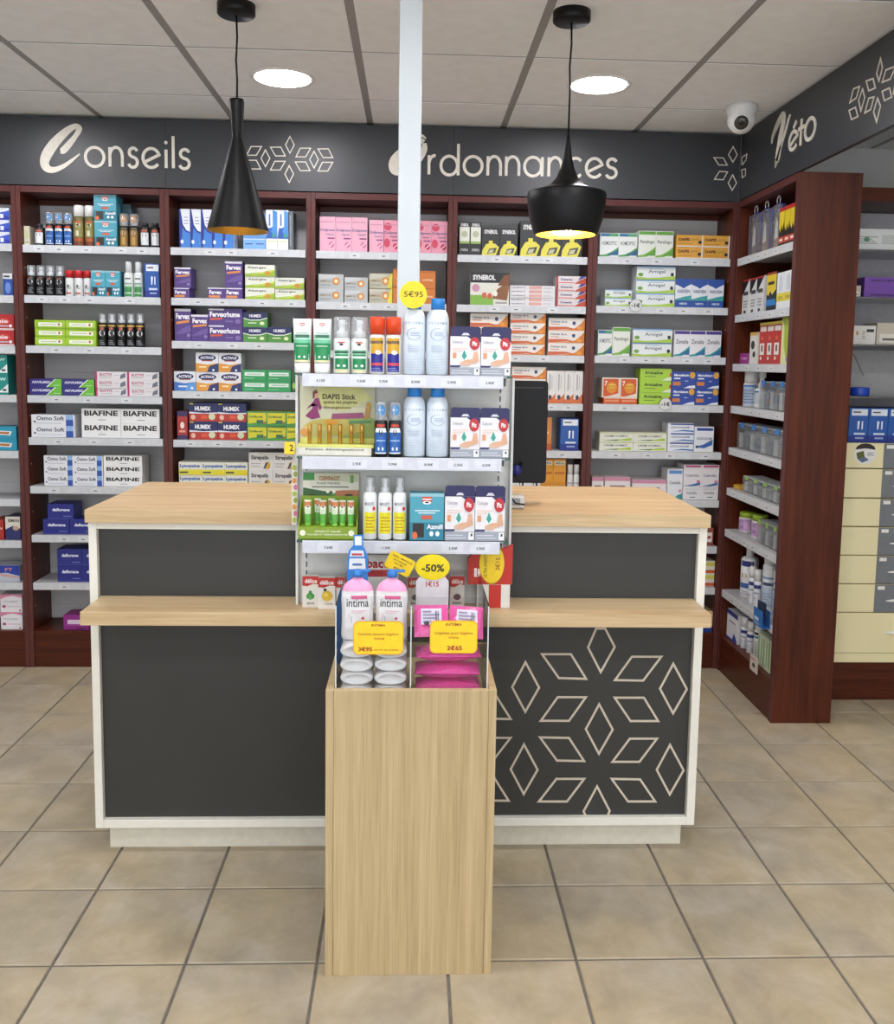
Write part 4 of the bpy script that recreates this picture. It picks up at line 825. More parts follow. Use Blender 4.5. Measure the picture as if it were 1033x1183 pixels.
# cardboard display with six sticks, second shelf
Z2 = GSZ[1]
dp = empty('stick_display', (-.213, 2.60, Z2)); tag(dp, 'illustrated cardboard display for bite sticks on the stand, second shelf', 'cardboard display')
x = MB(); x.box(-.108, .107, .028, .031, 0, .196, M('#d6d3b4', .6, var=.06, scale=12))
def fm(u, v, i): return (-.108+.215*u, .0276-.0002*i, .196*v)
prints(x, [PL([(.25, 1), (.8, 1), (.95, .8), (.6, .62), (.2, .7)], '#d9d78c'), C(.8, .35, .28, .22, '#9fb25a'), C(.45, .38, .4, .13, '#c9b85c'), C(.2, .3, .18, .12, '#d6cf88'), R(0, .08, 1, .22, '#e2e27c'), C(.42, .45, .09, .04, '#e0992a'), C(.06, .3, .06, .06, '#dc9a50'),
    PL([(.14, .68), (.2, .80), (.25, .81), (.29, .66), (.26, .62), (.24, .70), (.24, .62), (.27, .52), (.16, .49), (.07, .54), (.17, .66), (.16, .73), (.11, .68), (.09, .64)], '#8f2a6c'), C(.215, .845, .03, .04, '#e0b090'), PL([(.17, .8), (.17, .9), (.22, .93), (.24, .88), (.2, .87), (.19, .8)], '#7a3226'), 
    T(.3, .79, .74, .87, 'DAPIS Stick', '#4a3a1c', .02), T(.31, .715, .76, .775, 'apaise les piqûres', '#5a4a30', .01), T(.31, .64, .68, .695, 'démangeaisons', '#5a4a30', .01), PL([(.42, .5), (.86, .52), (.84, .60), (.43, .58)], '#9c4a74'), PL([(.65, .43), (.95, .45), (.95, .49), (.65, .48)], '#5a8f58'), PL([(.86, .5), (.93, .52), (.95, .70), (.88, .68)], '#b98a44'), C(.915, .71, .03, .05, '#c9a040')], fm)
x.build('back_board', dp)
x = MB(); x.box(-.108, .101, -.045, .0275, .0, .022, M('#e3e0d2', .6)); x.box(-.108, .107, -.0455, .0275, .0222, .030, M('#dcdc7a', .6))
prints(x, [T(.12, .5, .9, .85, 'Petites démangeaisons', '#5a5644', .01)], lambda u, v, i: (-.108+.209*u, -.0462, .030*v*.8)); x.build('tray', dp)
sm = MB().lathe([(0, 0), (.0055, 0), (.006, .004), (.006, .034), (.0065, .035), (.0065, .052), (.004, .056), (0, .056)], [(.0345, M('#b98a2e', .3, metal=.4)), (1, M('#cfa24a', .3, metal=.5))], 12, close=False).mesh('bite_stick')
for q, u in enumerate((.15, .28, .41, .55, .70, .84)):
    o = obj('bite_stick', sm, None, (-.321+.215*u, 2.585-.0, Z2+.0305)); o.rotation_euler = (0, math.radians(0), 0)
    tag(o, 'small golden stick in the cardboard display, '+['leftmost of six', 'second from left', 'third from left', 'fourth from left', 'fifth from left', 'rightmost of six'][q], 'stick', 'golden sticks in the display')

# green cardboard display with little tubes, third shelf
Z3 = GSZ[2]
GRN = M('#86a02c', .55, var=.05)
gb = empty('tube_display', (-.236, 2.60, Z3)); tag(gb, 'green cardboard display of small tubes on the stand, third shelf', 'cardboard display')
x = MB(); x.box(-.076, .086, .027, .030, 0, .178, M('#cfd0b2', .6))
def fm(u, v, i): return (-.076+.162*u, .0266-.0002*i, .178*v)
prints(x, [R(.0, .88, .2, 1, '#3f8a40'), R(0, .42, .6, .76, '#2f5a2c'), *[C(.06+.1*q, .46+.05*((q*3) % 4), .07, .07, ('#3f7a36', '#25491f', '#4d8a3e')[q % 3], 8) for q in range(6)], R(.58, .42, 1, .72, '#b06a44'), PL([(0, .76), (.4, .70), (.7, .72), (1, .74), (1, .86), (0, .88)], '#dedccb'), T(.28, .88, .66, .95, 'CUIVRACIT', '#b06a44', .02), T(.25, .81, .66, .85, 'PLAIES PIQURES', '#3c3c34', .01), R(.16, .765, .82, .78, '#4c4c44'), C(.44, .7, .03, .03, '#e8e4d4'), C(.55, .7, .03, .03, '#e8e4d4'), R(.84, .84, .9, .97, '#5a9a4a'), C(.82, .63, .07, .03, '#241c1a'), R(.76, .55, .765, .68, '#241c1a'), R(.87, .52, .875, .68, '#241c1a')], fm)
x.build('back_board', gb)
x = MB(); x.prism([(-.081, 0), (.086, 0), (.086, .033), (-.081, .033)], -.056, -.053, GRN)
prints(x, [C(.08, .5, .05, .25, '#ece9d6'), C(.9, .5, .05, .25, '#ece9d6'), T(.28, .55, .72, .72, 'APAISE ET CALME', '#e4e8c8', .02), T(.16, .28, .84, .44, 'PIQURES ET DEMANGEAISONS', '#e4e8c8', .02)], lambda u, v, i: (-.081+.167*u, -.0564-.0002*i, .034*v)); x.build('front_lip', gb)
MB().box(-.0784, .0834, -.0528, .0212, .029, .033, GRN).build('platform', gb)
for xa in (-.081, .0835): MB().add([(xa, -.0528, 0), (xa+.0025, -.0528, 0), (xa, .0265, 0), (xa+.0025, .0265, 0), (xa, -.0528, .033), (xa+.0025, -.0528, .033), (xa, .0265, .112), (xa+.0025, .0265, .112)], [(0, 2, 3, 1), (4, 5, 7, 6), (0, 1, 5, 4), (2, 6, 7, 3), (1, 3, 7, 5), (0, 4, 6, 2)], GRN).build('side_flap', gb)
MB().box(-.0784, .0834, .0215, .0262, .004, .112, GRN).build('rear_riser', gb)
def tube_thing(name, w, h, els, capc, bodyc, hc, flat=.25):
    """squeeze tube standing on its cap: hc = cap height"""
    t = empty(name)
    prof = [(w*.40, hc), (w*.43, hc+.002)]
    vs = []; seg = 20; m = MB(); rows = 8
    for j in range(rows+1):
        v = j/rows; z = hc+(h-hc)*v; a = w*(.43+.07*v); b = w*.36*(1-v)**.7*1.0+.0012
        for i in range(seg): vs.append((a*math.cos(2*PI*i/seg), b*math.sin(2*PI*i/seg), z))
    fs = [[j*seg+i, j*seg+(i+1) % seg, (j+1)*seg+(i+1) % seg, (j+1)*seg+i] for j in range(rows) for i in range(seg)]+[list(range(seg)), list(range(rows*seg, (rows+1)*seg))]
    m.add(vs, fs, M(bodyc, .35), True)
    def fm(u, v, i):
        vv = min(1, max(0, v)); a = w*(.43+.07*vv); b = w*.36*(1-vv)**.7+.0012; x = (u-.5)*2*a*.96
        return (x, -b*math.sqrt(max(.0004, 1-(x/a)**2))-.0006-.0001*i, hc+(h-hc)*vv)
    E2 = []
    for e in els:      # cut tall rectangles so they follow the taper
        if e[0] == 'p' and len(e[1]) == 4 and abs(e[1][0][1]-e[1][1][1]) < 1e-6 and e[1][2][1]-e[1][0][1] > .08:
            (x0, y0), (x1, _), (_, y1) = e[1][0], e[1][1], e[1][2]; n = max(2, int((y1-y0)/.06))
            E2 += [R(x0, y0+(y1-y0)*q/n, x1, y0+(y1-y0)*(q+1)/n, e[2]) for q in range(n)]
        else: E2.append(e)
    prints(m, E2, fm, .4, 8); m.build('tube_body', t)
    MB().lathe([(0, 0), (w*.40, 0), (w*.42, .002), (w*.42, hc-.001), (0, hc-.001)], M(capc, .4), 20, sy=.9, close=False).build('cap', t)
    return t
tt = tube_thing('small_tube', .0195, .074, [R(0, .0, 1, .38, '#58a83e'), R(0, .72, 1, .93, '#c97a48'), C(.5, .7, .35, .06, '#efece2'), C(.5, .7, .2, .03, '#2c2420'), *lines(.2, .8, .45, .62, 3, '#a8c89a')], '#7fc04a', '#e2ecd2', .010)
tp = [(-.056, -.022), (-.031, .008), (-.013, -.024), (.009, .008), (.021, -.026), (.042, -.022), (.066, -.024)]
tn = ['leftmost of seven', 'second from left', 'third from left', 'fourth from left', 'fifth from left', 'sixth from left', 'rightmost of seven']
for q, (px_, py_) in enumerate(tp):
    o = tt if q == 0 else copy_tree(tt)
    place(o, (-.236+px_, 2.60+py_-.008, Z3+.0335), (0, 0, random.uniform(-.2, .2)), 'small green and white tube in the green display, '+tn[q], 'tube', 'small tubes in the green display')

# ------------------------------------------------------------------ monitor and terminal on the counter
mo = empty('monitor', (.22, 2.90, WZ)); tag(mo, 'black computer monitor seen from behind, on the counter', 'monitor')
m = MB(); m.prism([(a, .227+b) for a, b in rounded(.435, .330, .012)], 0, .022, BLACK); m.build('screen_housing', mo)
m = MB(); m.prism([(a, .227+b) for a, b in rounded(.425, .320, .012)], -.004, 0, BLACK); m.box(.05, .20, -.0048, -.004, .368, .372, M('#2a2a2c', .5)); m.build('back_cover', mo)
MB().box(-.205, .205, .0222, .0235, .08, .375, M('#1a1d22', .15)).build('screen', mo)
MB().box(-.03, .03, -.032, -.0045, .005, .24, BLACK, .003).build('stand_column', mo)
MB().box(-.10, .055, -.09, .06, .0005, .012, M('#141416', .35), .003).build('stand_foot', mo)
MB().tube([(.135, -.012, .13), (.125, -.03, .10), (.10, -.05, .07), (.065, -.05, .02)], .004, BLACK).build('cable', mo)
MB().lathe([(0, -.018), (.014, -.01), (.017, .004), (.01, .018), (0, .02)], M('#1b2370', .5), 10, close=False).build('blue_cable_knot', mo).location = (.118, -.034, .105)
te = empty('card_terminal', (.322, 2.75, WZ)); tag(te, 'small white card terminal with black cables beside the monitor', 'terminal')
MB().box(-.035, .03, 0, .05, .0005, .042, M('#cfcfcb', .45), .006).build('housing', te)
MB().box(-.03, .015, -.001, 0, .012, .034, M('#8f9298', .4)).build('keypad', te)
MB().tube([(-.03, -.012, .05), (-.01, -.014, .032), (.0, -.012, .02), (.028, -.01, .016)], .0025, BLACK).build('cable', te)

# ------------------------------------------------------------------ red card holder with yellow oval at the right of the stand
rd = empty('red_card_holder', (.228, 2.592, LZ+.0005)); tag(rd, 'red rounded card holder with white base, at right of stand', 'card holder')
x = MB(); x.prism([(-.058, .07), (.072, .07), (.072, .188), (.060, .180), (.01, .168), (-.045, .160), (-.058, .145)], 0, .02, M('#bf2a1c', .45)); 
prints(x, [T(-.04, .092, .0, .118, 'lic', '#f0e6e2', .04), C(-.012, .135, .005, .006, '#f0e6e2')], lambda u, v, i: (u, -.0004, v)); x.build('red_header', rd)
x = MB(); x.box(-.03, .066, .0, .02, .0, .0695, M('#e4e0da', .5)); x.box(.004, .04, -.0004, 0, .0, .069, M('#bf2a1c', .45)); x.build('white_base', rd)
ov = [(.037*math.cos(a*PI/16), .061*math.sin(a*PI/16)) for a in range(32)]
yt = ytag(.239, .948, .074, .122, 2.5905, [], 'yellow oval price tag on the red card holder', rim='#c8a010', shape=ov)
for el in (T(-.042, .014, .042, .024, 'ULTRA AVANTAGE', '#5a4a14', .0), T(-.02, -.024, .018, -.010, '3€15', '#a86a14', .01)):
    x = MB(); prints(x, [el], lambda u, v, i: (-v, -.0024, u)); x.build('writing', yt)
# ------------------------------------------------------------------ goods: printed fronts in unit coordinates
W_, K_, GR = '#e6e6e6', '#141416', '#77797e'
def shield(x, y, w, h): return [R(x-w/2, y, x+w/2, y+h, '#c8452f'), R(x-w/2+.02, y+h*.35, x+w/2-.02, y+h*.65, '#ecd9d2'), C(x, y-h*.15, w*.42, h*.35, '#f0efee', 10), C(x, y-h*.1, w*.22, h*.16, '#2a2426', 8)]
def swirl(c1, c2): return [PL([(0, 0), (1, 0), (1, .34), (.75, .22), (.45, .12), (0, .08)], c1), PL([(.3, .1), (.75, .2), (1, .33), (1, .2), (.7, .08)], c2)]
def boiron(top, c1, c2, txt, tc='#50565c'):
    return [R(.02, .86, .98, .98, top), T(.1, .5, .9, .66, txt, tc, .01), PL([(0, .08), (.35, .12), (.7, .26), (1, .42), (1, .2), (.5, .04), (0, .02)], c1), PL([(.35, .08), (.7, .2), (1, .32), (1, .08)], c2)]
D = {}
def box(key, desc, col, els, **k): D[key] = dict(kind='box', desc=desc, col=col, els=els, **k)
box('bluewave', 'white and blue wave carton', '#dfe3ee', [R(0, 0, 1, .35, '#2a3da6'), PL([(0, .35), (1, .8), (1, .35)], '#3a57c4'), R(.6, .15, .75, .5, '#dfe3ee')])
box('whiteblue', 'small blue carton with white top', '#2c4f9e', [R(0, .75, 1, 1, '#e2e2e4'), C(.5, .35, .3, .25, '#6b8fd0'), R(.1, .82, .7, .9, '#35404f')])
box('redoval', 'red carton with white script', '#b5272a', [R(0, 0, 1, .12, '#d9c9c9'), PL([(0, .75), (.75, .75), (.9, .55), (.75, .35), (0, .35)], '#cf4a49'), T(.3, .45, .8, .68, 'nnie', '#f0e8e8', .03), R(0, .22, .8, .3, '#c9c9d0'), C(.88, .27, .06, .1, '#e8e8ea')])
box('tealwhite', 'teal and white carton', '#1f8f88', [PL([(0, .1), (.6, .2), (1, .55), (1, .1)], '#e8ecea'), T(.55, .7, .9, .85, 'W', '#d5efe9', .03), R(.7, .18, .9, .28, '#39413f')])
box('cyanbar', 'turquoise carton with orange bar picture', '#2b97b5', [PL([(0, .35), (.8, .25), (.85, .6), (0, .72)], '#d9e8ea'), PL([(0, .42), (.75, .34), (.78, .54), (0, .62)], '#b7713c')])
box('redplain', 'plain red carton', '#a82e26', [R(.1, .5, .9, .6, '#d8a49c')])
box('navycream', 'navy carton with cream wave top', '#2b2f68', [PL([(0, .45), (.5, .6), (1, .48), (1, 1), (0, 1)], '#dcd8cc'), T(.2, .76, .95, .9, 'BIMAN', '#3a3832', .03), C(.7, .5, .2, .1, '#c9a588')])
box('silverblue', 'blue and silver carton', '#b9bec8', [PL([(0, .45), (.6, .55), (1, .35), (1, 1), (0, 1)], '#243a9c'), T(.55, .65, .78, .85, 'FT', '#e09484', .02), PL([(.3, .4), (1, .22), (1, .28), (.4, .46)], '#d98a7a')])
box('pinkcurve', 'white carton with pink curve and dots', '#e9e6ea', [PL([(0, 1), (1, 1), (1, .82), (.6, .92), (.3, .88), (0, .74)], '#d77fa4'), T(.12, .55, .8, .66, 'CYCLOBIANE', '#9aa0b5', .01), C(.16, .32, .09, .08, '#a8457a'), R(.3, .3, .95, .33, '#c9a0b8'), C(.9, .1, .05, .05, '#c2452f')])
box('darkteal', 'dark teal carton standing behind', '#1f3f4c', [R(.1, .1, .9, .4, '#2f5f70')])
box('navyback', 'navy carton standing behind', '#252a58', [R(.1, .6, .9, .8, '#3a4080')])
box('cream', 'small plain cream carton', '#d3cdb6', [R(.15, .35, .85, .75, '#c4c49a'), R(.15, .1, .85, .2, '#a9a88c')])
TEAL = [PL([(0, 0), (1, 0), (1, .38), (0, .38)], '#2a7f97'), R(0, .93, 1, 1, '#8fc0cc'), *shield(.5, .82, .3, .11), R(.15, .62, .88, .645, '#cfe4ea'), R(.25, .57, .75, .595, '#cfe4ea'), R(.34, .45, .66, .53, '#cf5a3c'), R(.09, .06, .42, .36, '#2a2624'), C(.15, .1, .08, .08, '#d9683c'), T(.5, .24, .97, .34, 'Azmill', '#f2f6f8', .03), C(.64, .14, .06, .055, '#e8f0f2'), C(.82, .14, .06, .055, '#e8f0f2')]
box('tealcarton', 'teal carton with dark square and red emblem', '#4a9fb4', TEAL)
box('bluetweezer', 'blue carton with white tweezers picture', '#2156a4', [R(.12, .78, .95, .97, '#dfe5ee'), R(.2, .86, .6, .9, '#4a5058'), R(0, 0, 1, .2, '#1a2f86'), PL([(.45, .38), (.52, .38), (.56, .62), (.44, .62)], '#e6eaf0'), R(.66, .38, .73, .62, '#e6eaf0'), R(.28, .22, .85, .28, '#c8d4ea'), R(.35, .1, .8, .15, '#8fa6d0')])
box('limecarton', 'lime green carton with white label', '#9fc42e', [R(.12, .25, .9, .72, '#e9efdc'), R(.2, .44, .7, .54, '#b5bf98'), C(.8, .5, .04, .14, '#b5352b', 8), PL([(.0, .0), (1, .0), (1, .1), (0, .16)], '#7fa81f')])
box('purplegreen', 'purple carton with green diagonal end', '#2f2a78', [PL([(.55, 0), (1, 0), (1, 1), (.82, 1)], '#6cb83c'), PL([(.52, 0), (.56, 0), (.83, 1), (.79, 1)], '#dfe8e0'), T(.08, .45, .66, .74, 'ADVILMED', '#dcdcee', .03), R(.74, .2, .95, .26, '#cfe8b8')])
box('pinkstrip', 'white carton with pink lettering and grey end', '#dcd8da', [R(0, .0, .06, 1, '#b7386a'), T(.14, .45, .52, .8, 'EUCTYS', '#b0476e', .03), R(.14, .25, .5, .32, '#a9a6aa'), PL([(.78, .1), (.95, .3), (.95, .9), (.8, .6)], '#6c6f7a'), R(.6, .55, .74, .62, '#a9a6aa')])
box('osmo', 'long white carton with blue end block', '#e3e5ea', [R(.80, 0, .97, 1, '#2a52a8'), R(.80, .55, .97, 1, '#8fb3e0'), T(.12, .5, .76, .86, 'Osmo Soft', '#2f3550', .02), C(.08, .36, .025, .09, '#2a2f45', 8), R(.12, .2, .7, .25, '#b8bcc6')])
box('biafine', 'white carton with bold black lettering', '#e8e8e8', [T(.07, .5, .93, .86, 'BIAFINE', '#101012', .035), R(.42, .2, .62, .25, '#8a8a8c'), R(.51, .34, .52, .42, '#8a8a8c')])
box('navy', 'navy blue carton with white lettering', '#20267e', [T(.18, .52, .86, .72, 'daflorane', '#dfe2f4', .04), R(.6, .18, .92, .22, '#7f86c4'), R(0, .04, 1, .07, '#4a52a8')])
box('magenta', 'magenta carton with white band', '#8c2482', [R(.16, .4, .9, .7, '#d9c4d8'), R(.05, .3, 1, .36, '#b04aa8'), R(.5, .05, .9, .14, '#5a1655')])
box('swoosh', 'tall white carton with dark blue swoosh', '#e4e8f2', [PL([(0, 0), (1, 0), (1, .42), (.7, .45), (.35, .6), (.12, 1), (0, 1)], '#27348e'), PL([(.15, .0), (1, 0), (1, .38), (.6, .42), (.3, .52)], '#3f7fd0'), R(.45, .78, .8, .8, '#8a90b0'), R(.45, .70, .85, .72, '#8a90b0'), R(.45, .62, .85, .64, '#8a90b0'), C(.25, .16, .14, .055, '#e2e6f0')])
box('skybox', 'light blue carton', '#5f97d8', [R(0, 0, 1, .28, '#7fb0e4'), R(.15, .14, .85, .17, '#2f57a8'), R(0, .28, 1, .3, '#dfe8f4')])
box('sticktest', 'tall white carton with blue and green swirl', '#e2e6ec', [PL([(.0, .28), (1, .28), (1, .62), (.7, .5), (.45, .62), (.4, 1), (.55, 1), (.62, .7), (1, .7), (1, 1), (0, 1)][:6], '#2f5fb4'), PL([(.45, .45), (1, .3), (1, .95), (.62, 1), (.62, .6)], '#4a8fd8'), R(.15, .55, .5, .95, '#e8ecf0'), R(.25, .6, .4, .9, '#5f79b4'), C(.7, .36, .15, .06, '#3f9a88'), R(0, .0, 1, .26, '#e4e8dc'), R(.1, .2, .9, .22, '#b9c86a')])
box('greyedge', 'narrow grey carton', '#5f646c', [R(.2, .1, .5, .9, '#9aa0a8')])
FVP = '#523a80'
def purple(txt): return [R(0, .92, 1, 1, '#dcd8e4'), T(.08, .68, .94, .86, txt, '#f0eef4', .04), PL([(.1, .52), (.9, .58), (.9, .66), (.1, .6)], '#d98a4a'), PL([(0, .2), (.5, .4), (1, .5), (1, .3), (.5, .22)], '#6b5498'), C(.85, .18, .1, .06, '#8a78b0')]
box('purpletall', 'upright purple carton with white top edge', FVP, purple('Fervex'))
box('purplesm', 'low purple carton with orange stripe', FVP, [T(.08, .4, .8, .78, 'Fervex', '#f0eef4', .04), R(.05, .08, .7, .3, '#d98a4a'), R(0, .9, 1, 1, '#dcd8e4')])
box('purplewide', 'wide purple carton with white lettering', FVP, [R(0, .9, .45, 1, '#dcd8e4'), T(.04, .5, .92, .82, 'Fervexrhume', '#f0eef4', .04), PL([(.04, .3), (.4, .34), (.4, .46), (.04, .42)], '#d0583c'), C(.86, .24, .08, .14, '#7c68a4'), R(.5, .2, .72, .28, '#7c68a4')])
box('pear', 'white carton with yellow pear and green wave', '#dfe2d4', [T(.08, .62, .72, .84, 'Alairgix', '#34383c', .02), PL([(0, 0), (1, 0), (1, .55), (.7, .42), (.35, .3), (0, .2)], '#9cba34'), PL([(.2, .1), (.7, .3), (1, .5), (1, .6), (.6, .4)], '#c8d860'), C(.76, .28, .1, .2, '#c98f34')])
box('navyleaf', 'green carton with navy wave top', '#4f8f3c', [PL([(0, .62), (.3, .5), (.7, .52), (1, .66), (1, 1), (0, 1)], '#242a5c'), T(.25, .66, .75, .86, 'HUMEX', '#e8e8f0', .04), PL([(0, .56), (.3, .44), (.7, .46), (1, .6), (1, .66), (.7, .52), (.3, .5), (0, .62)], '#dfe8d8'), C(.78, .26, .1, .12, '#dce4b8'), R(.2, .24, .55, .32, '#cfe0b8')])
def oval(c1, c2): return [C(.5, .74, .4, .17, '#232a58'), T(.2, .67, .8, .81, 'ACTIVUS', '#e8e8f0', .04), R(.25, .56, .75, .6, '#a5483c'), PL([(0, 0), (1, 0), (1, .46), (.5, .38), (0, .46)], c1), PL([(.5, 0), (1, 0), (1, .46), (.6, .3)], c2)]
box('blueoval', 'white and blue carton with navy oval', '#dfe2e8', oval('#3f79c4', '#5f9ad8')+[R(.2, .18, .6, .26, '#dfe6f0'), C(.82, .14, .06, .07, '#e6ecf4')])
box('orangeoval', 'white and orange carton with navy oval', '#dfe0e4', oval('#d9963c', '#2a3468')+[R(.15, .22, .45, .3, '#f0d8a8'), C(.78, .1, .05, .06, '#e6ecf4')])
box('greenlabel', 'green carton with white label', '#2f9a58', [R(.1, .45, .92, .78, '#dcebe0'), R(.2, .56, .8, .66, '#9abfaa'), R(.08, .2, .5, .26, '#8fd0a8'), R(0, .88, 1, .92, '#58b47c')])
box('darkgreen', 'dark green carton', '#2a5a34', [C(.5, .3, .3, .15, '#8fbf4a')])
box('redslim', 'slim upright red and purple carton', '#a8302c', [R(0, .82, 1, 1, '#3a2a58'), R(0, 0, 1, .15, '#3a2a58'), C(.5, .5, .2, .12, '#e6d8d0'), R(.2, .25, .8, .32, '#e0a090')])
box('navyred', 'navy and red carton with white lettering', '#20265e', [R(0, 0, 1, .42, '#b8382c'), PL([(0, .42), (1, .42), (1, .5), (.5, .46), (0, .52)], '#d9dce6'), T(.2, .58, .76, .82, 'HUMEX', '#f0f0f4', .05), R(.42, .14, .64, .34, '#d9583c'), C(.8, .26, .12, .18, '#cfd4b0'), C(.14, .22, .08, .14, '#e0b8a0'), R(.02, .92, .15, .98, '#d8c83c')])
box('yellowgreen', 'yellow and green carton', '#d8d030', [PL([(0, 0), (1, 0), (1, .3), (0, .12)], '#4f9a4a'), R(.0, .9, 1, 1, '#3f8a58'), R(0, 0, .06, 1, '#3f9a60'), T(.12, .5, .8, .7, 'Drillogel', '#3f7a3c', .03), R(.5, .16, .85, .4, '#3a6f52'), C(.9, .2, .04, .07, '#c24a2a')])
box('yellowblue', 'white and yellow carton with blue lettering', '#e2e2d4', [R(0, 0, 1, .42, '#e0d838'), T(.05, .52, .92, .84, 'Lysopaine', '#2f5fa8', .04), R(.04, .14, .4, .26, '#3a3f44'), PL([(.5, .0), (1, .0), (1, .42), (.8, .4)], '#e8d428')])
box('lozenge', 'white lozenge carton with black lettering', '#e2e0dc', [T(.1, .55, .82, .84, 'Strepsils', '#2c2f34', .03), C(.78, .28, .12, .22, '#d8a83c'), PL([(.6, .1), (.72, .44), (.8, .44), (.68, .1)], '#3a4668'), R(.1, .36, .5, .4, '#a8a8a8'), R(.1, .2, .45, .24, '#a8a8a8')])
def pinkb(c): return [R(.06, .84, .9, .87, '#c48aa0'), T(.04, .56, .96, .66, 'Doliprane', '#4a4f80', .02), T(.4, .46, .9, .52, 'liquiz', '#4a4f80', .02), R(.5, .36, .95, .4, '#8a3a70'), C(.75, .2, .18, .09, c), PL([(.6, .12), (.88, .24), (.9, .28), (.62, .16)], '#f0dde4')]
box('pinkcarton', 'pale pink medicine carton', '#e2a8bc', pinkb('#d07a9a'))
box('rosecarton', 'pink carton with deep rose shading', '#dd94a8', [C(.25, .8, .25, .12, '#c8445e', 10), C(.2, .3, .2, .14, '#c8445e', 10)]+pinkb('#b8304e'))
def dot(c): return [PL([(0, .62), (.7, .75), (.7, .95), (0, .95)], c), C(.7, .5, .15, .27, '#c27a34'), C(.7, .5, .10, .19, '#e8b070'), C(.7, .5, .05, .09, '#f2e0c8'), T(.06, .44, .5, .56, 'SMIRCUL', '#8a6a44', .02), R(.06, .2, .5, .25, '#8a8d92')]
box('greydot', 'grey carton with orange round emblem', '#b4b8b8', dot('#c4c8c8'))
box('yellowdot', 'grey and yellow carton with orange emblem', '#b4b09a', dot('#c4c0b0')+[PL([(.78, 0), (1, 0), (1, 1), (.9, 1)], '#d8c83c')])
box('orangebox', 'plain orange carton', '#c9752c', [T(.2, .38, .85, .5, 'OFFRE', '#eec8a0', .03), R(0, .9, 1, .95, '#a85a1c')])
box('smallwhite', 'narrow black carton with white label', '#2a2c2c', [R(.05, .42, .95, .86, '#dadcd0'), R(.05, .35, .95, .42, '#8fae58'), T(.15, .88, .85, .97, 'SYNEROL', '#e8e8e8', .03), T(.15, .12, .85, .2, 'SYNEROL', '#c8c8c8', .02), C(.5, .64, .28, .1, '#b4b89c')])
box('blackyellow', 'black carton with yellow shape', '#2c2e30', [T(.14, .76, .88, .9, 'SYNEROL', '#e4e4e4', .04), PL([(0, 0), (.8, 0), (.98, .3), (.75, .42), (.62, .42), (.62, .52), (.4, .52), (.4, .42), (.25, .4), (.05, .2)], '#d8cf4e'), PL([(.3, .05), (.42, .24), (.85, .28), (.75, .1)], '#4a4a44'), PL([(.36, .08), (.45, .2), (.7, .22), (.62, .1)], '#b8b89a')])
box('bigcarton', 'large carton with knee picture, black top', '#dcdcd0', [R(0, .68, 1, 1, '#26282a'), T(.06, .76, .64, .92, 'SYNEROL', '#e0e0e0', .05), C(.14, .52, .1, .12, '#c890a8'), PL([(.55, .2), (.95, .15), (1, .6), (.85, .62), (.7, .5)], '#8a5a3a'), PL([(.7, .6), (.85, .9), (1, .95), (1, .6)], '#7a4a30'), PL([(0, 0), (.6, 0), (.58, .26), (.3, .3), (0, .3)], '#7fb04a'), C(.36, .3, .06, .09, '#c8604a'), C(.5, .28, .06, .09, '#c8604a'), R(.65, .05, .95, .1, '#9a9a9a'), C(.65, .35, .05, .08, '#ece8dc')])
box('flatlines', 'flat white carton with red text block', '#dcdadc', [T(.03, .25, .34, .75, 'Lysodium-C', '#4a4468', .02), R(.42, .15, .70, .85, '#d8a298'), R(.74, .3, .95, .4, '#a8a8b0'), R(.74, .6, .9, .7, '#a8a8b0')])
box('redcorner', 'flat white carton with red and blue end', '#d8d0d2', [T(.15, .42, .55, .7, 'Detenix', '#3f3f70', .03), PL([(.6, 0), (1, 0), (1, .8), (.8, .5)], '#b8482c'), PL([(.72, .45), (.95, .8), (1, 1), (.82, 1)], '#3a4090'), R(0, 0, .06, 1, '#a8303a'), R(.08, .08, .6, .2, '#d87a6a')])
box('orangewave', 'white carton with orange wave', '#e2ddd6', [PL([(0, 0), (.5, .08), (.75, .22), (.9, .6), (1, .95), (1, 0)], '#d07a30'), PL([(0, .0), (.4, .1), (.7, .16), (.5, .3), (0, .3)], '#c8603c'), T(.06, .62, .52, .8, 'Citrate de b.', '#4a5a80', .02), C(.7, .6, .05, .16, '#3a4a78', 8), C(.86, .2, .07, .14, '#e0953c'), R(.06, .46, .3, .52, '#c87a6a')])
box('orangeslim', 'slim white carton with orange foot', '#dcdad8', [PL([(0, 0), (1, 0), (1, .3), (.5, .14), (0, .12)], '#cf6a3a'), C(.4, .18, .2, .08, '#3f3a48', 8), R(.3, .4, .42, .9, '#9a9aa4'), R(.55, .45, .62, .85, '#b4b4bc')])
box('orangetall', 'narrow orange carton', '#c9803c', [R(0, .0, 1, .2, '#b8502c'), R(.3, .5, .7, .56, '#eec8a0')])
box('number2', 'white carton with dark numeral 2', '#dedee0', [T(.45, .2, .85, .7, '2', '#2a3056', .04), PL([(.3, .1), (.5, .5), (.55, .5), (.36, .1)], '#2a3056')])
box('goldlines', 'golden yellow carton with brown stripes', '#d9962c', [R(.08, .84, .9, .94, '#e8e0cc'), T(.12, .855, .86, .925, 'ARKIA', '#3a3f48', .03), R(.1, .6, .9, .66, '#b86a1c'), *[R(.15+.16*q, .05, .2+.16*q, .4, '#b8741c') for q in range(5)]])
box('greencorner', 'white carton with blue green top band', '#e0e4e2', boiron('#2f6f9a', '#4f9a4a', '#2f5f8a', 'HOMEOPTIC')+[R(.5, .86, .98, .98, '#4f9a6a')])
box('greentop', 'white carton with green top band', '#dfe3da', boiron('#5f9f3c', '#7fb04a', '#5f9f3c', 'Paralingo'))
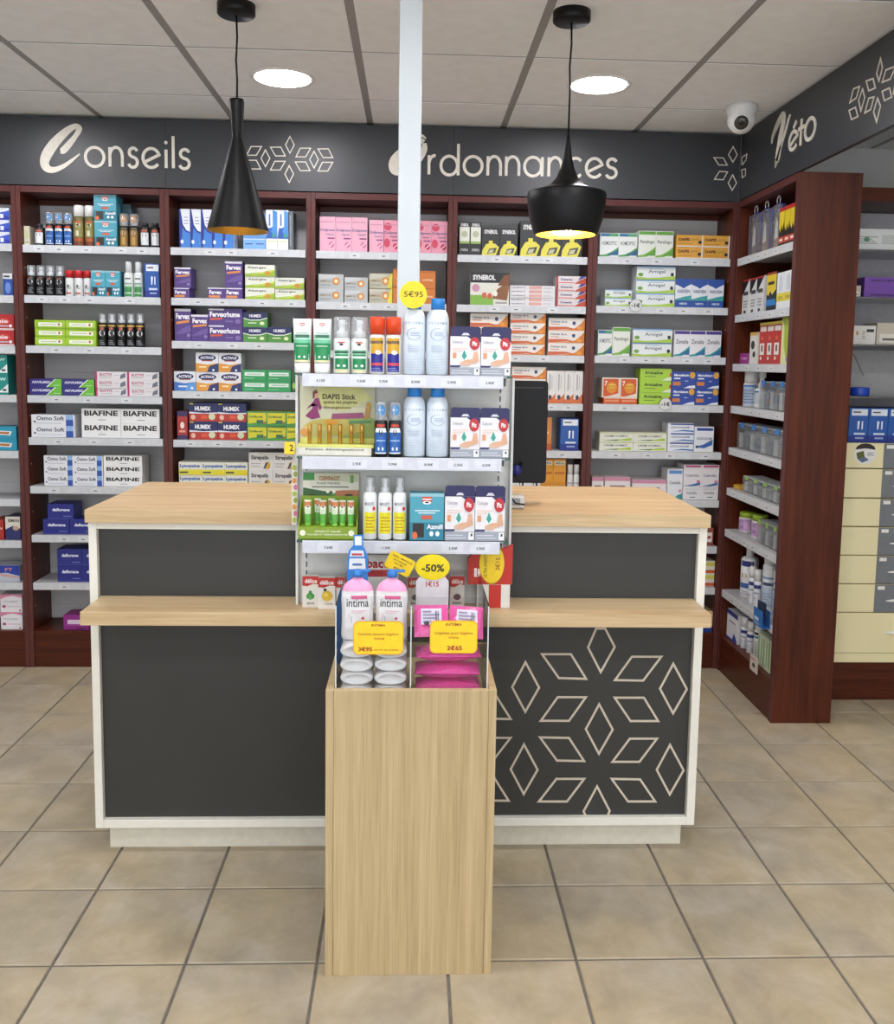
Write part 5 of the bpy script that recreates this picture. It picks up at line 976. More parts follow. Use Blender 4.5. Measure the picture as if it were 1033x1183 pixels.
box('ambercarton', 'amber carton with dark lettering', '#d9a03a', [T(.08, .5, .5, .76, 'DAPIS', '#5a2a1a', .05), T(.54, .5, .82, .78, 'gel', '#a8843a', .02), C(.88, .4, .07, .15, '#2a2a34', 12), R(.0, .0, 1, .1, '#e2dcd0'), R(.08, .24, .6, .3, '#b8802a'), R(.95, 0, 1, 1, '#e4ddd0')])
ARN = [R(0, .9, 1, 1, '#6f9fd0'), T(.3, .42, .74, .72, 'Arnigel', '#3f4a5a', .01), PL([(0, .0), (1, .0), (1, .3), (.6, .16), (.3, .12), (0, .2)], '#a8c84a'), C(.1, .36, .07, .14, '#6fa044', 10), C(.92, .4, .045, .14, '#2a2c44', 12), R(.3, .78, .7, .82, '#9ab4cc')]
box('arnigel', 'white carton with green wave, black dot', '#e0e6e6', ARN)
box('arnismall', 'small flat white and green carton', '#dde4e0', ARN)
box('blueteal', 'blue and white carton with teal wave', '#e0e4ea', [R(0, 0, 1, .24, '#1f4a9a'), PL([(0, .8), (.35, .72), (.5, .66), (.65, .72), (1, .82), (1, 1), (0, 1)], '#2a4f9e'), T(.1, .5, .9, .62, 'VARIVEIN', '#5a6488', .02), PL([(0, .24), (1, .24), (1, .42), (.6, .38), (0, .28)], '#3a9a98'), T(.25, .09, .75, .16, 'VERTE', '#cfd8ea', .03)])
box('purpletop', 'white carton with purple top band', '#e2e2e6', boiron('#4a3a8a', '#2f9a9a', '#2a6a9a', 'Zenalia'))
box('framedorange', 'upright orange carton with white frame', '#e0d4c8', [R(.07, .06, .93, .94, '#c9561f'), C(.55, .5, .3, .28, '#d98a24'), R(.4, .62, .75, .68, '#e0c85a'), R(.38, .48, .72, .54, '#c8b83c'), T(.14, .6, .3, .84, '7', '#f0dcd0', .05), PL([(.3, .06), (.93, .06), (.93, .22)], '#e8d8cc')])
box('orangeframe', 'low orange carton', '#cf5a22', [R(.1, .4, .9, .6, '#e0a078'), R(0, .85, 1, 1, '#e0c8b8')])
box('limebold', 'lime green carton with black lettering', '#a4cc3c', [T(.14, .52, .72, .8, 'Arnicalme', '#2c3a28', .03), R(.14, .3, .5, .36, '#5a7a30'), PL([(.7, 0), (1, 0), (1, .3), (.85, .22)], '#dfe8cc'), C(.97, .5, .03, .2, '#c8402c', 8)])
box('bluegold', 'blue carton with gold disc', '#2a479a', [T(.1, .66, .72, .86, 'Magnésium', '#e0e4f0', .04), R(.1, .54, .36, .62, '#e0e4f0'), C(.87, .78, .12, .2, '#d9a23a'), R(.06, .16, .38, .38, '#c97a3c'), PL([(.5, 0), (1, 0), (1, .18), (.75, .14)], '#dfe2ec'), R(.55, .4, .7, .46, '#9aa6d4')])
box('flatgreen', 'flat white and green carton', '#dfe1d4', [T(.14, .5, .84, .72, 'CREM HOMEO', '#4a5048', .01), PL([(.05, .12), (.5, .2), (.95, .42), (.95, .12)], '#a8c43c'), PL([(.1, .16), (.6, .26), (.5, .1)], '#4f7a34'), R(0, .88, 1, .94, '#b4c458')])
box('bluestripe', 'white carton with navy stripe and waves', '#dfe3ea', [R(.1, .82, 1, .96, '#26408f'), T(.12, .46, .84, .66, 'COCCALINE', '#3a4878', .02), PL([(.15, .1), (.6, .3), (1, .22), (1, .08), (.6, .16)], '#2f6fb0')])
box('bluecurve', 'white carton with navy header, leaning', '#e0e3ea', [R(.12, .84, .96, .95, '#26408f'), T(.12, .48, .9, .58, 'COCCULUM', '#4a5070', .02), PL([(.05, .2), (.5, .3), (.95, .5), (.95, .28), (.5, .14)], '#2f5fa8'), C(.16, .2, .08, .06, '#2a3450', 8), R(0, 0, 1, .12, '#e6e6e6')])
box('pinkflat', 'flat white and pink carton', '#e2dcdf', [R(0, .82, 1, 1, '#c98aa4'), R(.2, .5, .8, .62, '#8a6a7a'), PL([(.5, 0), (1, .0), (1, .35), (.8, .2)], '#c86a94')])
box('bluewhitetall', 'upright white carton with blue top, teal foot', '#e0e3e8', [R(.1, .84, .95, .95, '#5a8fd0'), T(.14, .5, .88, .6, 'Cactalia', '#5a6078', .01), PL([(.4, .0), (1, .0), (1, .2), (.7, .14)], '#2f8f94'), C(.85, .28, .1, .06, '#c88ab0', 8)])
box('pinktop', 'white carton with pink top and blue wave', '#dedade', [R(.1, .88, .96, .98, '#b8568a'), T(.12, .46, .86, .58, 'Calmilia', '#5a5a74', .01), PL([(.05, .04), (.5, .1), (.95, .22), (.95, .08), (.5, .02)], '#2f6fa8'), C(.84, .24, .1, .07, '#cf7aa4', 10)])
box('lowpink', 'low white carton with grey lettering', '#dddde0', [T(.2, .42, .78, .64, 'Calmilia', '#5a5f68', .01), R(.4, .16, .7, .22, '#4a4e58'), R(.1, .8, .9, .84, '#b8b8c0')])
box('brownlabel', 'small brown and white carton', '#8a4a3a', [R(.15, .2, .85, .75, '#e0d8d4'), R(.3, .4, .7, .55, '#a8403a')])
box('yellowred', 'white and yellow carton with red band', '#dcdacc', [R(0, .6, 1, .9, '#d0cc5a'), R(0, .05, 1, .3, '#c8582c')])
box('bluebase', 'beige carton with blue foot', '#cdb58c', [R(0, 0, 1, .28, '#1f3f8f'), R(.5, .5, .9, .55, '#a88f6a')])
box('yellowblack', 'yellow and black blister carton', '#1c1a1a', [PL([(0, .95), (1, .95), (1, .5), (.85, .62), (.7, .42), (.5, .56), (.3, .38), (.1, .5), (0, .4)], '#e0c82c'), R(0, .9, 1, 1, '#c0302c'), R(0, .1, 1, .26, '#c84a3c'), R(.2, .15, .8, .21, '#e8d8d0')])
box('blackdiag', 'white and black carton with red edge', '#dcdcda', [PL([(0, .55), (1, 1), (0, 1)], '#141214'), R(0, .95, 1, 1, '#b02c2c'), R(.2, .55, .85, .66, '#4a4a4c'), *[R(.2, .2+.08*q, .8, .24+.08*q, '#9a9a9c') for q in range(3)], R(.3, .04, .6, .12, '#3a3a3c')])
box('yellowblue2', 'black, yellow and blue carton', '#1a2026', [PL([(0, .95), (1, .95), (1, .55), (.6, .42), (.4, .52), (.2, .4), (0, .46)], '#e4c82c'), R(0, .14, 1, .3, '#2f7fc4'), R(.15, .68, .8, .76, '#3a3420'), R(0, .94, 1, 1, '#9a2c2c')])
box('whiteyellow', 'white carton with yellow band', '#e4e6e8', [R(0, .22, 1, .44, '#e0d040'), R(.3, .5, .7, .9, '#ccd4dc'), R(.2, .28, .8, .36, '#b8a83c')])
box('magentalow', 'low magenta carton', '#94307f', [R(.2, .4, .8, .6, '#c888b8')])
box('whiteblack', 'white carton with black picture', '#dedad4', [C(.4, .6, .25, .14, '#2a2826', 10), C(.6, .3, .2, .1, '#3a3836', 10), R(0, .9, 1, 1, '#d0a84a')])
box('redlabel', 'red carton with white label', '#b8281f', [R(.1, .22, .7, .5, '#e6e2dc'), R(.3, .3, .5, .45, '#3a3432'), R(.1, .78, .9, .9, '#d9cfc8'), R(0, .93, 1, 1, '#d0c04a'), C(.4, .62, .15, .05, '#d9683c', 8), R(.2, .1, .4, .18, '#e8d8d0')])
box('limetall', 'tall lime green carton', '#a3b83a', [PL([(0, 0), (1, 0), (1, .2), (.6, .14), (.3, .4), (.3, .8), (0, 1)], '#d4dc9a'), C(.75, .1, .2, .06, '#a898c8', 10)])
box('whitebluebox', 'large white carton with navy top', '#dfe2e8', [R(0, .84, 1, 1, '#26388c'), R(.2, .6, .8, .66, '#8a90a8'), PL([(.55, .05), (.7, .3), (.95, .1), (.95, .02), (.55, .02)], '#2f4aa4'), R(0, 0, 1, .05, '#2f4aa4')])
box('greenpack', 'white and green soft pack', '#cfdcc4', [R(.1, .1, .3, .9, '#7fae6a'), R(.45, .12, .6, .88, '#dfe8d8'), R(.65, .15, .85, .85, '#9abf88')])
box('yellowlow', 'tiny yellow carton', '#c99a2a', [R(.2, .3, .8, .6, '#e4c860')])
box('candymint', 'small red and white sweets carton with leaves', '#e2ddd6', [PL([(0, .70), (.3, .68), (.7, .76), (1, .74), (1, 1), (0, 1)], '#bf2c24'), T(.16, .78, .92, .92, 'délice', '#f2e8e4', .03), C(.5, .46, .12, .09, '#3f8f40', 8), C(.36, .36, .12, .09, '#4a9f48', 8), C(.64, .36, .12, .09, '#3f8f40', 8), C(.5, .30, .1, .06, '#58a850', 8), T(.3, .1, .75, .17, 'MENTHE', '#7a7468', .02)])
box('candylemon', 'small red and white sweets carton with lemon', '#e2ddd6', [PL([(0, .70), (.3, .68), (.7, .76), (1, .74), (1, 1), (0, 1)], '#bf2c24'), T(.1, .78, .9, .92, 'délice', '#f2e8e4', .03), C(.52, .42, .32, .17, '#d9b42c'), C(.45, .46, .14, .07, '#e8cf5a', 10), C(.4, .62, .1, .05, '#2e2a24', 8), T(.4, .14, .85, .22, 'Citron', '#9a8438', .02)])
box('candygrey', 'small red and white sweets carton with dark fruit', '#ddd8d2', [PL([(0, .68), (.3, .66), (.7, .76), (1, .72), (1, 1), (0, 1)], '#bf2c24'), T(.1, .77, .9, .92, 'délice', '#f2e8e4', .03), C(.5, .36, .26, .1, '#4a4a44', 10), R(.2, .14, .8, .2, '#8a8478')])
box('bluetest', 'blue carton with white tweezers picture', '#2156a4', D['bluetweezer']['els'])
box('whitegauze', 'white carton with grey text', '#dfe2e0', [*lines(.1, .5, .3, .7, 4, '#8f9a94'), C(.28, .5, .06, .12, '#5f8f70', 8), *lines(.58, .95, .3, .75, 5, '#a8aca8')])
box('purplebig', 'large purple carton', '#7d4fae', [T(.1, .78, .55, .9, 'GANTS NITRIL', '#2a2040', .02), C(.9, .5, .14, .2, '#3f2a5c', 10), R(.1, .12, .5, .18, '#4a3070')])
box('beigesmall', 'small beige carton', '#c9bfae', [R(.1, .1, .9, .5, '#e4dfd4'), R(.2, .2, .7, .3, '#6a6458')])
box('whitesmall', 'small white carton with black print', '#dcd9d2', [C(.2, .6, .06, .12, '#c08a58', 8), R(.6, .66, .92, .82, '#2f3032'), *lines(.4, .56, .3, .75, 4, '#8a8a88')])

def can(key, desc, bodyc, els, hb, capc, capr=.42, kind='can', metal=0., aspect=None, cat='bottle', name='spray_bottle', neck=.36, **k):
    D[key] = dict(kind=kind, desc=desc, col=bodyc, els=els, hb=hb, cap=capc, capr=capr, metal=metal, cat=cat, name=name, neck=neck, **k)
def blk(lab, c): return [R(.02, .04, .98, .60, c), *[R(.14, .48, .86, .60, '#b8503c')]*0]
BLAB = [R(.06, .05, .94, .44, '#2a62ae'), PL([(.06, .44), (.94, .44), (.86, .52), (.14, .52)], '#e8ecf0'), C(.5, .44, .14, .07, '#1c1c20', 8), R(.2, .54, .8, .61, '#c8452f'), C(.34, .14, .08, .035, '#dfe6ee', 8), C(.66, .14, .08, .035, '#dfe6ee', 8), R(.14, .28, .86, .30, '#a8c4e4'), R(.06, .05, .94, .075, '#dfe6ee')]
can('clearblue', 'black bottle, blue label, clear blue-dotted cap', '#17171a', BLAB, .66, None, .46, dotc='#2f86c4')
can('blackwhite', 'short black bottle with white label', '#19191b', [R(.1, .1, .9, .6, '#dfe2e4'), C(.5, .5, .2, .1, '#2a2f38', 8), R(.2, .62, .8, .72, '#b8604a'), PL([(.2, .15), (.8, .25), (.8, .32), (.2, .22)], '#4a6a94')], .86, '#2c2c30', .3)
can('goldcan', 'tall olive gold spray can, white cap', '#6f6a3c', [R(.04, .02, .96, .1, '#7a3c2a'), R(.04, .12, .96, .2, '#b85a34'), R(.04, .22, .96, .62, '#8a854a'), C(.5, .52, .24, .06, '#e4e2d8', 10), R(.2, .57, .8, .62, '#c0503a'), C(.5, .52, .1, .025, '#2a2624', 8), R(.3, .25, .6, .38, '#d0cfae')], .73, '#e8e8e6', .47, name='spray_can', metal=.3)
can('ambercap', 'amber gold bottle, clear cap', '#201c18', [R(.04, .02, .96, .5, '#8f6a34'), C(.5, .42, .24, .08, '#d8cdb8', 10), R(.1, .52, .9, .6, '#6a5a3c'), R(.3, .08, .7, .3, '#b8924a')], .64, None, .46, dotc='#c98a4a')
can('blackcap', 'black bottle with clear domed cap', '#17171a', [C(.45, .46, .34, .09, '#d0d4d8', 10), C(.45, .46, .16, .04, '#2c2c30', 8), R(.2, .57, .7, .63, '#b8604a'), *lines(.12, .85, .08, .28, 4, '#8a8d92')], .66, None, .44)
can('yellowband', 'black bottle, yellow band, clear cap', '#17171a', [R(.02, .6, .98, .7, '#c9a24a'), C(.5, .4, .34, .09, '#d0d4d8', 10), C(.5, .4, .16, .04, '#2c2c30', 8), R(.3, .5, .7, .58, '#b8604a'), *lines(.12, .85, .06, .22, 3, '#8a8d92')], .72, None, .40)
can('redcap', 'white can with red cap', '#e2e4e4', [C(.5, .34, .3, .13, '#b8bcc0', 10), C(.45, .38, .14, .07, '#3a3c40', 8), PL([(.3, .12), (.7, .3), (.62, .34), (.25, .18)], '#4a8a54'), R(.2, .08, .8, .14, '#b8503c')], .72, '#c01f24', .48, name='spray_can')
can('greenspray', 'slim white and green spray bottle', '#e0e6e4', [R(.0, .02, 1, .30, '#3f8f4c'), R(.1, .36, .9, .40, '#8aa898'), R(.2, .5, .8, .54, '#4a5a54'), R(.1, .1, .9, .13, '#d0e4d4'), C(.5, .3, .3, .05, '#8fbf94', 8)], .70, '#dfe4e6', .32)
can('whitebottle', 'small white plastic bottle', '#dedede', [R(.05, .08, .95, .38, '#cfcad6'), R(.1, .42, .9, .46, '#a8a4b0'), R(.15, .2, .8, .24, '#7a7690')], .7, '#e8e8e8', .42)
GLAB = [R(0, .02, 1, .07, '#e4dcb0'), R(0, .08, 1, .34, '#1f8a52'), PL([(0, .34), (1, .34), (.9, .42), (.1, .42)], '#8fcfae'), R(.1, .27, .9, .31, '#dfeee4'), R(.08, .36, .92, .40, '#2a5a44'), *shield(.5, .54, .4, .06)[:2], C(.5, .515, .12, .02, '#2a2624', 8), C(.32, .14, .1, .025, '#e4efe8', 8), C(.68, .14, .1, .025, '#e4efe8', 8)]
can('greenclear', 'white and green spray bottle, clear overcap', '#e4e8e6', GLAB, .64, None, .47, pump='#e8eaea')
can('orangecap', 'navy and yellow spray, orange cap', '#e6e4e0', [R(0, .04, 1, .36, '#24288c'), PL([(0, .36), (1, .36), (1, .66), (0, .66)], '#d9a82c'), PL([(0, .36), (.3, .31), (.5, .36), (.7, .46), (1, .52), (1, .36)], '#24288c'), T(.05, .53, .9, .6, 'insectecran', '#2a2c50', .03), R(0, .15, 1, .2, '#cf4a5a'), C(.58, .38, .2, .04, '#e8e6ec', 10), *lines(.1, .8, .06, .13, 2, '#8a90c8')], .70, '#e0481c', .49, name='spray_can')
THL = [T(.08, .66, .92, .69, 'U Y C E R M A', '#8a94a8', .005), *[('p', [(.5+.3*math.cos(a), .53+.075*math.sin(a)), (.5+.33*math.cos(a), .53+.082*math.sin(a)), (.5+.33*math.cos(a+.35), .53+.082*math.sin(a+.35)), (.5+.3*math.cos(a+.35), .53+.075*math.sin(a+.35))], '#aab4c4') for a in [1.2+.35*q for q in range(14)]], *[R(.35, .51+.02*q, .75, .517+.02*q, '#9aa8c0') for q in range(3)], *[R(.22, .3+.02*q, .7+.06*(q % 2), .305+.02*q, '#a8b8cc') for q in range(5)], *[R(.16, .06+.035*q, .8-.06*(q % 2), .064+.035*q, '#b8c8da') for q in range(6)]]
can('thermal', 'large pale blue spray can, blue cap', '#dde8f3', THL, .86, '#2f86d8', .30, name='spray_can', shoulder=.17)
can('whitespray', 'white pump spray, yellow label, clear overcap', '#e8eaea', [R(.1, .10, 1, .44, '#e4dc22'), *lines(.2, .9, .14, .40, 5, '#c89a18'), T(.14, .55, .8, .6, 'MOUSTI', '#6a7484', .01), C(.8, .5, .1, .035, '#cf3a3a', 10)], .76, None, .34, pump='#e8eaea')
can('foampump', 'white pump bottle with blue label', '#dfe3e6', [R(0, .06, 1, .58, '#9fb2cc'), R(0, .54, 1, .62, '#3f6fb8'), *lines(.15, .85, .1, .5, 5, '#6f7f98')], .66, '#e6e8e8', .44)
can('trigger', 'white trigger spray bottle', '#dfe3e4', [R(.1, .1, .9, .46, '#b4bcc4'), R(.1, .42, .9, .48, '#3f6a9a')], .54, '#e6e8e8', .25, kind='trigger')
can('greenlidjar', 'white jar with lime lid, purple label', '#e4e2e6', [R(0, .12, 1, .7, '#b48fc0'), C(.3, .55, .12, .08, '#4a3a60', 8), C(.3, .3, .12, .08, '#4a3a60', 8), R(.5, .2, .9, .6, '#c8a0cc')], .76, '#98b82c', .46, name='jar', cat='jar')
can('whitepump', 'tall white bottle with nozzle cap', '#e2e6ea', [R(0, .64, 1, .76, '#2a3c80'), R(.1, .2, .7, .3, '#3f5fa0'), C(.4, .45, .18, .05, '#b8a060', 8), *lines(.2, .8, .05, .16, 3, '#9aa4b0')], .82, '#e6e8ea', .22)
can('bluewhitebottle', 'small white bottle with blue cat pictures', '#dfe4ea', [PL([(.1, .04), (.3, .3), (.4, .2), (.7, .3), (.95, .06)], '#2a48a8'), R(.05, .5, .95, .6, '#2a3c80'), R(.2, .36, .8, .4, '#8a9ab8')], .7, '#e6e8ea', .44)
can('bigwhitecan', 'large white spray can with blue-grey label', '#dde2e8', [R(0, .5, 1, .56, '#3a4a6c'), R(0, .1, 1, .48, '#b4c4d8'), R(0, .62, 1, .66, '#7a94bc'), *lines(.15, .8, .14, .4, 5, '#8a9cb4')], .88, '#e6e8ea', .42, name='spray_can')
can('whitebottle2', 'white bottle with black and teal label', '#dde2e2', [R(0, .72, 1, .8, '#23262c'), R(0, .62, 1, .68, '#3a7a9c'), *lines(.15, .8, .2, .55, 5, '#8aa49a'), C(.5, .08, .3, .05, '#4f9a5a', 8)], .86, '#e6e8ea', .4)
D['greentube'] = dict(kind='tube', desc='white and green tube standing on cap', name='cream_tube', cat='tube')
D['firstaid'] = dict(kind='hang', desc='white plaster box with navy hanging top', name='plaster_box', cat='carton')
D['clearblueclip'] = dict(kind='clearbox', desc='clear plastic box with blue clips', name='clear_box', cat='box', c='#3f7fc8')
D['cleargreen'] = dict(kind='clearbox', desc='clear plastic box with green clips', name='clear_box', cat='box', c='#8fb84a')
D['bluepouch'] = dict(kind='pouch', desc='clear hanging pouch with blue edges', name='hanging_pouch', cat='pouch')

_P = {}
def carton(d, w, h, dep):
    key = (id(d), round(w/h, 2))
    m = MB().box(-.5, .5, 0, 1, 0, 1, M(d['col'], .42))
    prints(m, d['els'], lambda u, v, i: (-.5+u, -(.0004+.00015*i)/dep, v))
    # closing flap seams on the top
    m.add([(-.5, .30, 1+.0002/h), (.5, .30, 1+.0002/h), (.5, .31, 1+.0002/h), (-.5, .31, 1+.0002/h)], [(0, 1, 2, 3)], M('#6a6a6a', .6))
    return m.mesh('carton')
def round_goods(d, w, h):
    t = empty(d['name']); r = w/2*.97; hb = d['hb']*h; cr = d['capr']*w
    nk = min(d['neck']*w, cr*.9); sh = d.get('shoulder', .07)*h
    prof = [(0, 0), (r*.93, 0), (r, h*.012), (r, hb-sh)]
    for q in range(1, 5): a = q/4*PI/2; prof.append((nk+(r-nk)*math.cos(a), hb-sh+sh*math.sin(a)*.98))
    prof.append((0, hb-.0002))
    m = MB().lathe(prof, M(d['col'], .3, d['metal']), 20, close=False)
    def fm(u, v, i):
        x = (u-.5)*2*r*.98; v = min(v*h, hb-sh) if v*h > hb-sh else v*h
        return (x, -math.sqrt(max(0, r*r-x*x))-.0004-.00012*i, v)
    prints(m, d['els'], fm, .35, 8)
    m.build('bottle_body', t)
    if d['kind'] == 'trigger':
        c = MB().lathe([(0, hb), (cr, hb), (cr, hb+.1*h), (cr*.55, hb+.2*h), (cr*.5, hb+.28*h), (0, hb+.28*h)], M(d['cap'], .35), 14, close=False)
        c.box(-.25*w, .62*w, -.12*w, .12*w, hb+.28*h, h*.985, M(d['cap'], .35), .003)
        c.tube([(.36*w, 0, hb+.30*h), (.5*w, 0, hb+.2*h), (.52*w, 0, hb+.08*h)], .07*w, M(d['cap'], .35), 6)
        c.build('trigger_head', t)
    elif d['cap']:
        MB().lathe([(0, hb), (cr, hb), (cr, h*.985), (cr*.93, h), (0, h)], M(d['cap'], .3), 18, close=False).build('cap', t)
        if d['capr'] < .25: pass
    else:
        if d.get('pump') or not d.get('dotc'):
            MB().lathe([(0, hb), (nk*.9, hb), (nk*.9, hb+.3*(h-hb)), (nk*.45, hb+.34*(h-hb)), (nk*.45, hb+.6*(h-hb)), (nk*.55, hb+.62*(h-hb)), (nk*.5, hb+.85*(h-hb)), (0, hb+.87*(h-hb))], M(d.get('pump') or '#e8eaec', .4), 14, close=False).build('pump', t)
        else:
            MB().lathe([(0, hb), (nk*.9, hb), (nk*.9, hb+.5*(h-hb)), (0, hb+.52*(h-hb))], M('#8f969c', .4), 14, close=False).build('pump', t)
            x = MB(); prints(x, [C(.5, .5, .38, .34, d['dotc'], 14), R(.3, .45, .7, .55, '#d8e6f0')], lambda u, v, i: ((u-.5)*2*cr*.9, -math.sqrt(max(0, cr*cr-((u-.5)*2*cr*.9)**2))-.0005-.0001*i, hb+.04*h+(h-hb-.04*h)*v)); x.build('cap_sticker', t)
        MB().lathe([(cr, hb+.0003), (cr, h*.98), (cr*.9, h), (0, h)], CAPCLEAR, 20, close=False).build('clear_cap', t)
    return t
def hang_box(w, h, dep):
    t = empty('plaster_box'); NAVY = M('#1e1b52', .4); hb = h*.80
    m = MB().box(-w/2, w/2, 0, dep, 0, hb, M('#e6e4e6', .4))
    prints(m, [R(0, 0, 1, .21, '#9da3ad'), R(.05, .05, .72, .075, '#c8ccd4'), R(.05, .11, .62, .135, '#c8ccd4'), R(.8, .02, .98, .19, '#e8e8ea'), R(.87, .1, .93, .16, '#3a3c44'), PL([(0, .21), (.3, .21), (.36, .26), (0, .26)], '#3a3a68'), PL([(.55, 1), (1, 1), (1, .86), (.75, .88), (.65, .95)], '#24215c'),
               T(.07, .82, .42, .9, 'Delicate', '#a4a6b2', .01), R(.07, .68, .6, .70, '#e8c4b4'), R(.07, .62, .5, .64, '#e8c4b4'), R(.08, .44, .2, .58, '#dc9a6c'), C(.46, .5, .12, .15, '#dfeeea', 12), PL([(.46, .66), (.55, .5), (.46, .4), (.37, .5)], '#3f9a8c'), PL([(.3, .32), (.6, .28), (.95, .36), (.9, .62), (.78, .6), (.74, .42), (.5, .4)], '#d8a888'), C(.5, .3, .18, .05, '#d8b094', 10), C(.8, .82, .17, .165, '#b92a34'), T(.72, .76, .88, .88, 'Pic', '#f2e4e4', .05)], lambda u, v, i: (-w/2+w*u, -.0004-.00015*i, hb*v)); m.build('printed_box', t)
    c = MB(); c.prism([(-w/2, hb+.0002), (w/2, hb+.0002), (w/2, h*.985), (w/2-.006, h), (.012, h), (.012, h*.96), (-.012, h*.96), (-.012, h), (-w/2+.006, h), (-w/2, h*.985)][:0] or [(-w/2, hb+.0002), (w/2, hb+.0002), (w/2, h*.97), (w/2-.006, h), (-w/2+.006, h), (-w/2, h*.97)], .0, .0012, NAVY)
    c.add([(-w/2, .0012, hb+.0003), (w/2, .0012, hb+.0003), (w/2, dep, hb+.0003), (-w/2, dep, hb+.0003), (-w/2+.004, dep*.5, h*.93), (w/2-.004, dep*.5, h*.93)], [(0, 1, 5, 4), (2, 3, 4, 5), (1, 2, 5), (3, 0, 4), (0, 3, 2, 1)], NAVY)
    c.prism([(-.012, hb+(h-hb)*.12), (.012, hb+(h-hb)*.12), (.006, hb+(h-hb)*.36), (-.006, hb+(h-hb)*.36)], -.0008, -.0001, M('#cfcfd8', .4))
    c.build('hang_tab', t); return t
def clear_box(w, h, dep, c):
    t = empty('clear_box')
    MB().box(-w/2, w/2, 0, dep, 0, h*.93, CLEAR, .002).build('clear_body', t)
    m = MB()
    MB().box(-w*.46, w*.46, .002, dep-.002, h*.93+.0002, h*.97, M('#c4ccd2', .3), .001).build('lid', t)
    MB().box(-w*.16, w*.16, -.004, -.0002, h*.80, h, M(c, .35), .001).build('clip', t)
    MB().box(-w*.42, w*.42, dep*.35, dep*.8, .004, h*.66, M('#a2a9ad', .5)).build('contents', t)
    MB().box(-w*.38, -w*.05, .006, dep*.30, .004, h*.6, M('#ccd0ce', .5)).build('contents', t)
    MB().box(w*.06, w*.36, .008, dep*.30, .004, h*.5, M('#868f95', .5)).build('contents', t); return t
def pouch(w, h, dep):
    t = empty('hanging_pouch'); BL = M('#2a2a9a', .4)
    m = MB().prism([(-w*.46, .001), (w*.46, .001), (w*.46, h*.80), (0, h*.82), (-w*.46, h*.80)], .012, .03, CLEAR); m.build('clear_sleeve', t)
    m = MB()
    for s in (-1, 1): m.tube([(s*w*.46, .021, .004), (s*w*.46, .021, h*.79), (0, .021, h*.85)], .004, BL, 6)
    m.build('blue_edge', t)
    MB().tube([(-.016, .021, h*.85)]+[(.018*math.cos(a), .021, h*.9+.018*math.sin(a)) for a in [PI-q*PI/6 for q in range(7)]]+[(.016, .021, h*.85)], .003, M('#d8d8dc', .3), 6).build('hook', t)
    m = MB().prism([(-w*.3, .004), (w*.25, .004), (w*.22, h*.5), (.0, h*.66), (-w*.25, h*.52)], .014, .028, M('#8a7d78', .5)); m.prism([(-w*.1, h*.2), (w*.2, h*.22), (w*.16, h*.5), (-.0, h*.6)], .0135, .0285, M('#d8d4d0', .5)); m.prism([(-w*.3, .006), (-w*.14, .006), (-w*.16, h*.5), (-w*.26, h*.5)], .0132, .02, M('#3a2f30', .5)); m.build('brush', t)
    return t
NUM = ['zero', 'one', 'two', 'three', 'four', 'five', 'six', 'seven']
ORDS = ['first', 'second', 'third', 'fourth', 'fifth', 'sixth', 'seventh', 'eighth', 'ninth']
def posname(c, r, cols, rows):
    """r counts from the bottom"""
    h = '' if cols == 1 else ('left', 'right')[c] if cols == 2 else 'leftmost' if c == 0 else 'rightmost' if c == cols-1 else 'middle' if cols == 3 else '%s from left' % ORDS[c]
    v = '' if rows == 1 else ('bottom', 'top')[r] if rows == 2 else 'bottom' if r == 0 else 'top' if r == rows-1 else 'middle' if rows == 3 else '%s from bottom' % ORDS[r]
    return ' '.join(p for p in (v, h) if p)
BAYN = {0: 'edge bay', 1: 'first bay', 2: 'second bay', 3: 'third bay', 4: 'fourth bay', 5: 'fifth bay', 'S': 'side unit', 'G': 'display stand'}
def shelfname(key):
    b, s = key
    if b == 'L': return 'on the ledge'
    if b == 'C': return s
    if s == 9: return 'bottom board, '+BAYN[b]
    return '%s shelf, %s' % (ORDS[s-1], BAYN[b])
PROTO = {}
def goods(dk, w, h, dep, loc, rz):
    d = D[dk]; k = d['kind']
    if k == 'box':
        if dk not in PROTO: PROTO[dk] = carton(d, w, h, dep)
        o = obj('carton', PROTO[dk]); o.scale = (w, dep, h)
    else:
        key = (dk, round(w, 3), round(h, 3))
        if key not in PROTO:
            w, h = max(w, .012), h
            if k in ('can', 'trigger'): o = round_goods(d, w, h)
            elif k == 'hang': o = hang_box(w, h, dep)
            elif k == 'clearbox': o = clear_box(w, h, dep, d['c'])
            elif k == 'pouch': o = pouch(w, h, dep)
            elif k == 'tube': o = tube_thing('cream_tube', w*.96, h, [R(0, .05, 1, .44, '#1f8a52'), R(0, .44, 1, .52, '#6fbf98'), R(0, .52, 1, .62, '#b4dcc8'), R(.08, .56, .92, .63, '#2f6a50'), R(0, 0, 1, .05, '#e4dcb0'), *shield(.5, .84, .3, .06), C(.35, .12, .08, .03, '#e4efe8', 8), C(.68, .12, .08, .03, '#e4efe8', 8), R(.15, .66, .85, .68, '#8fbfa4'), R(.15, .36, .85, .38, '#c8e4d4')], '#e8e8e6', '#e4e8e6', h*.2)
            PROTO[key] = o
        else: o = copy_tree(PROTO[key])
    o.location = loc; o.rotation_euler.z = rz
    return o
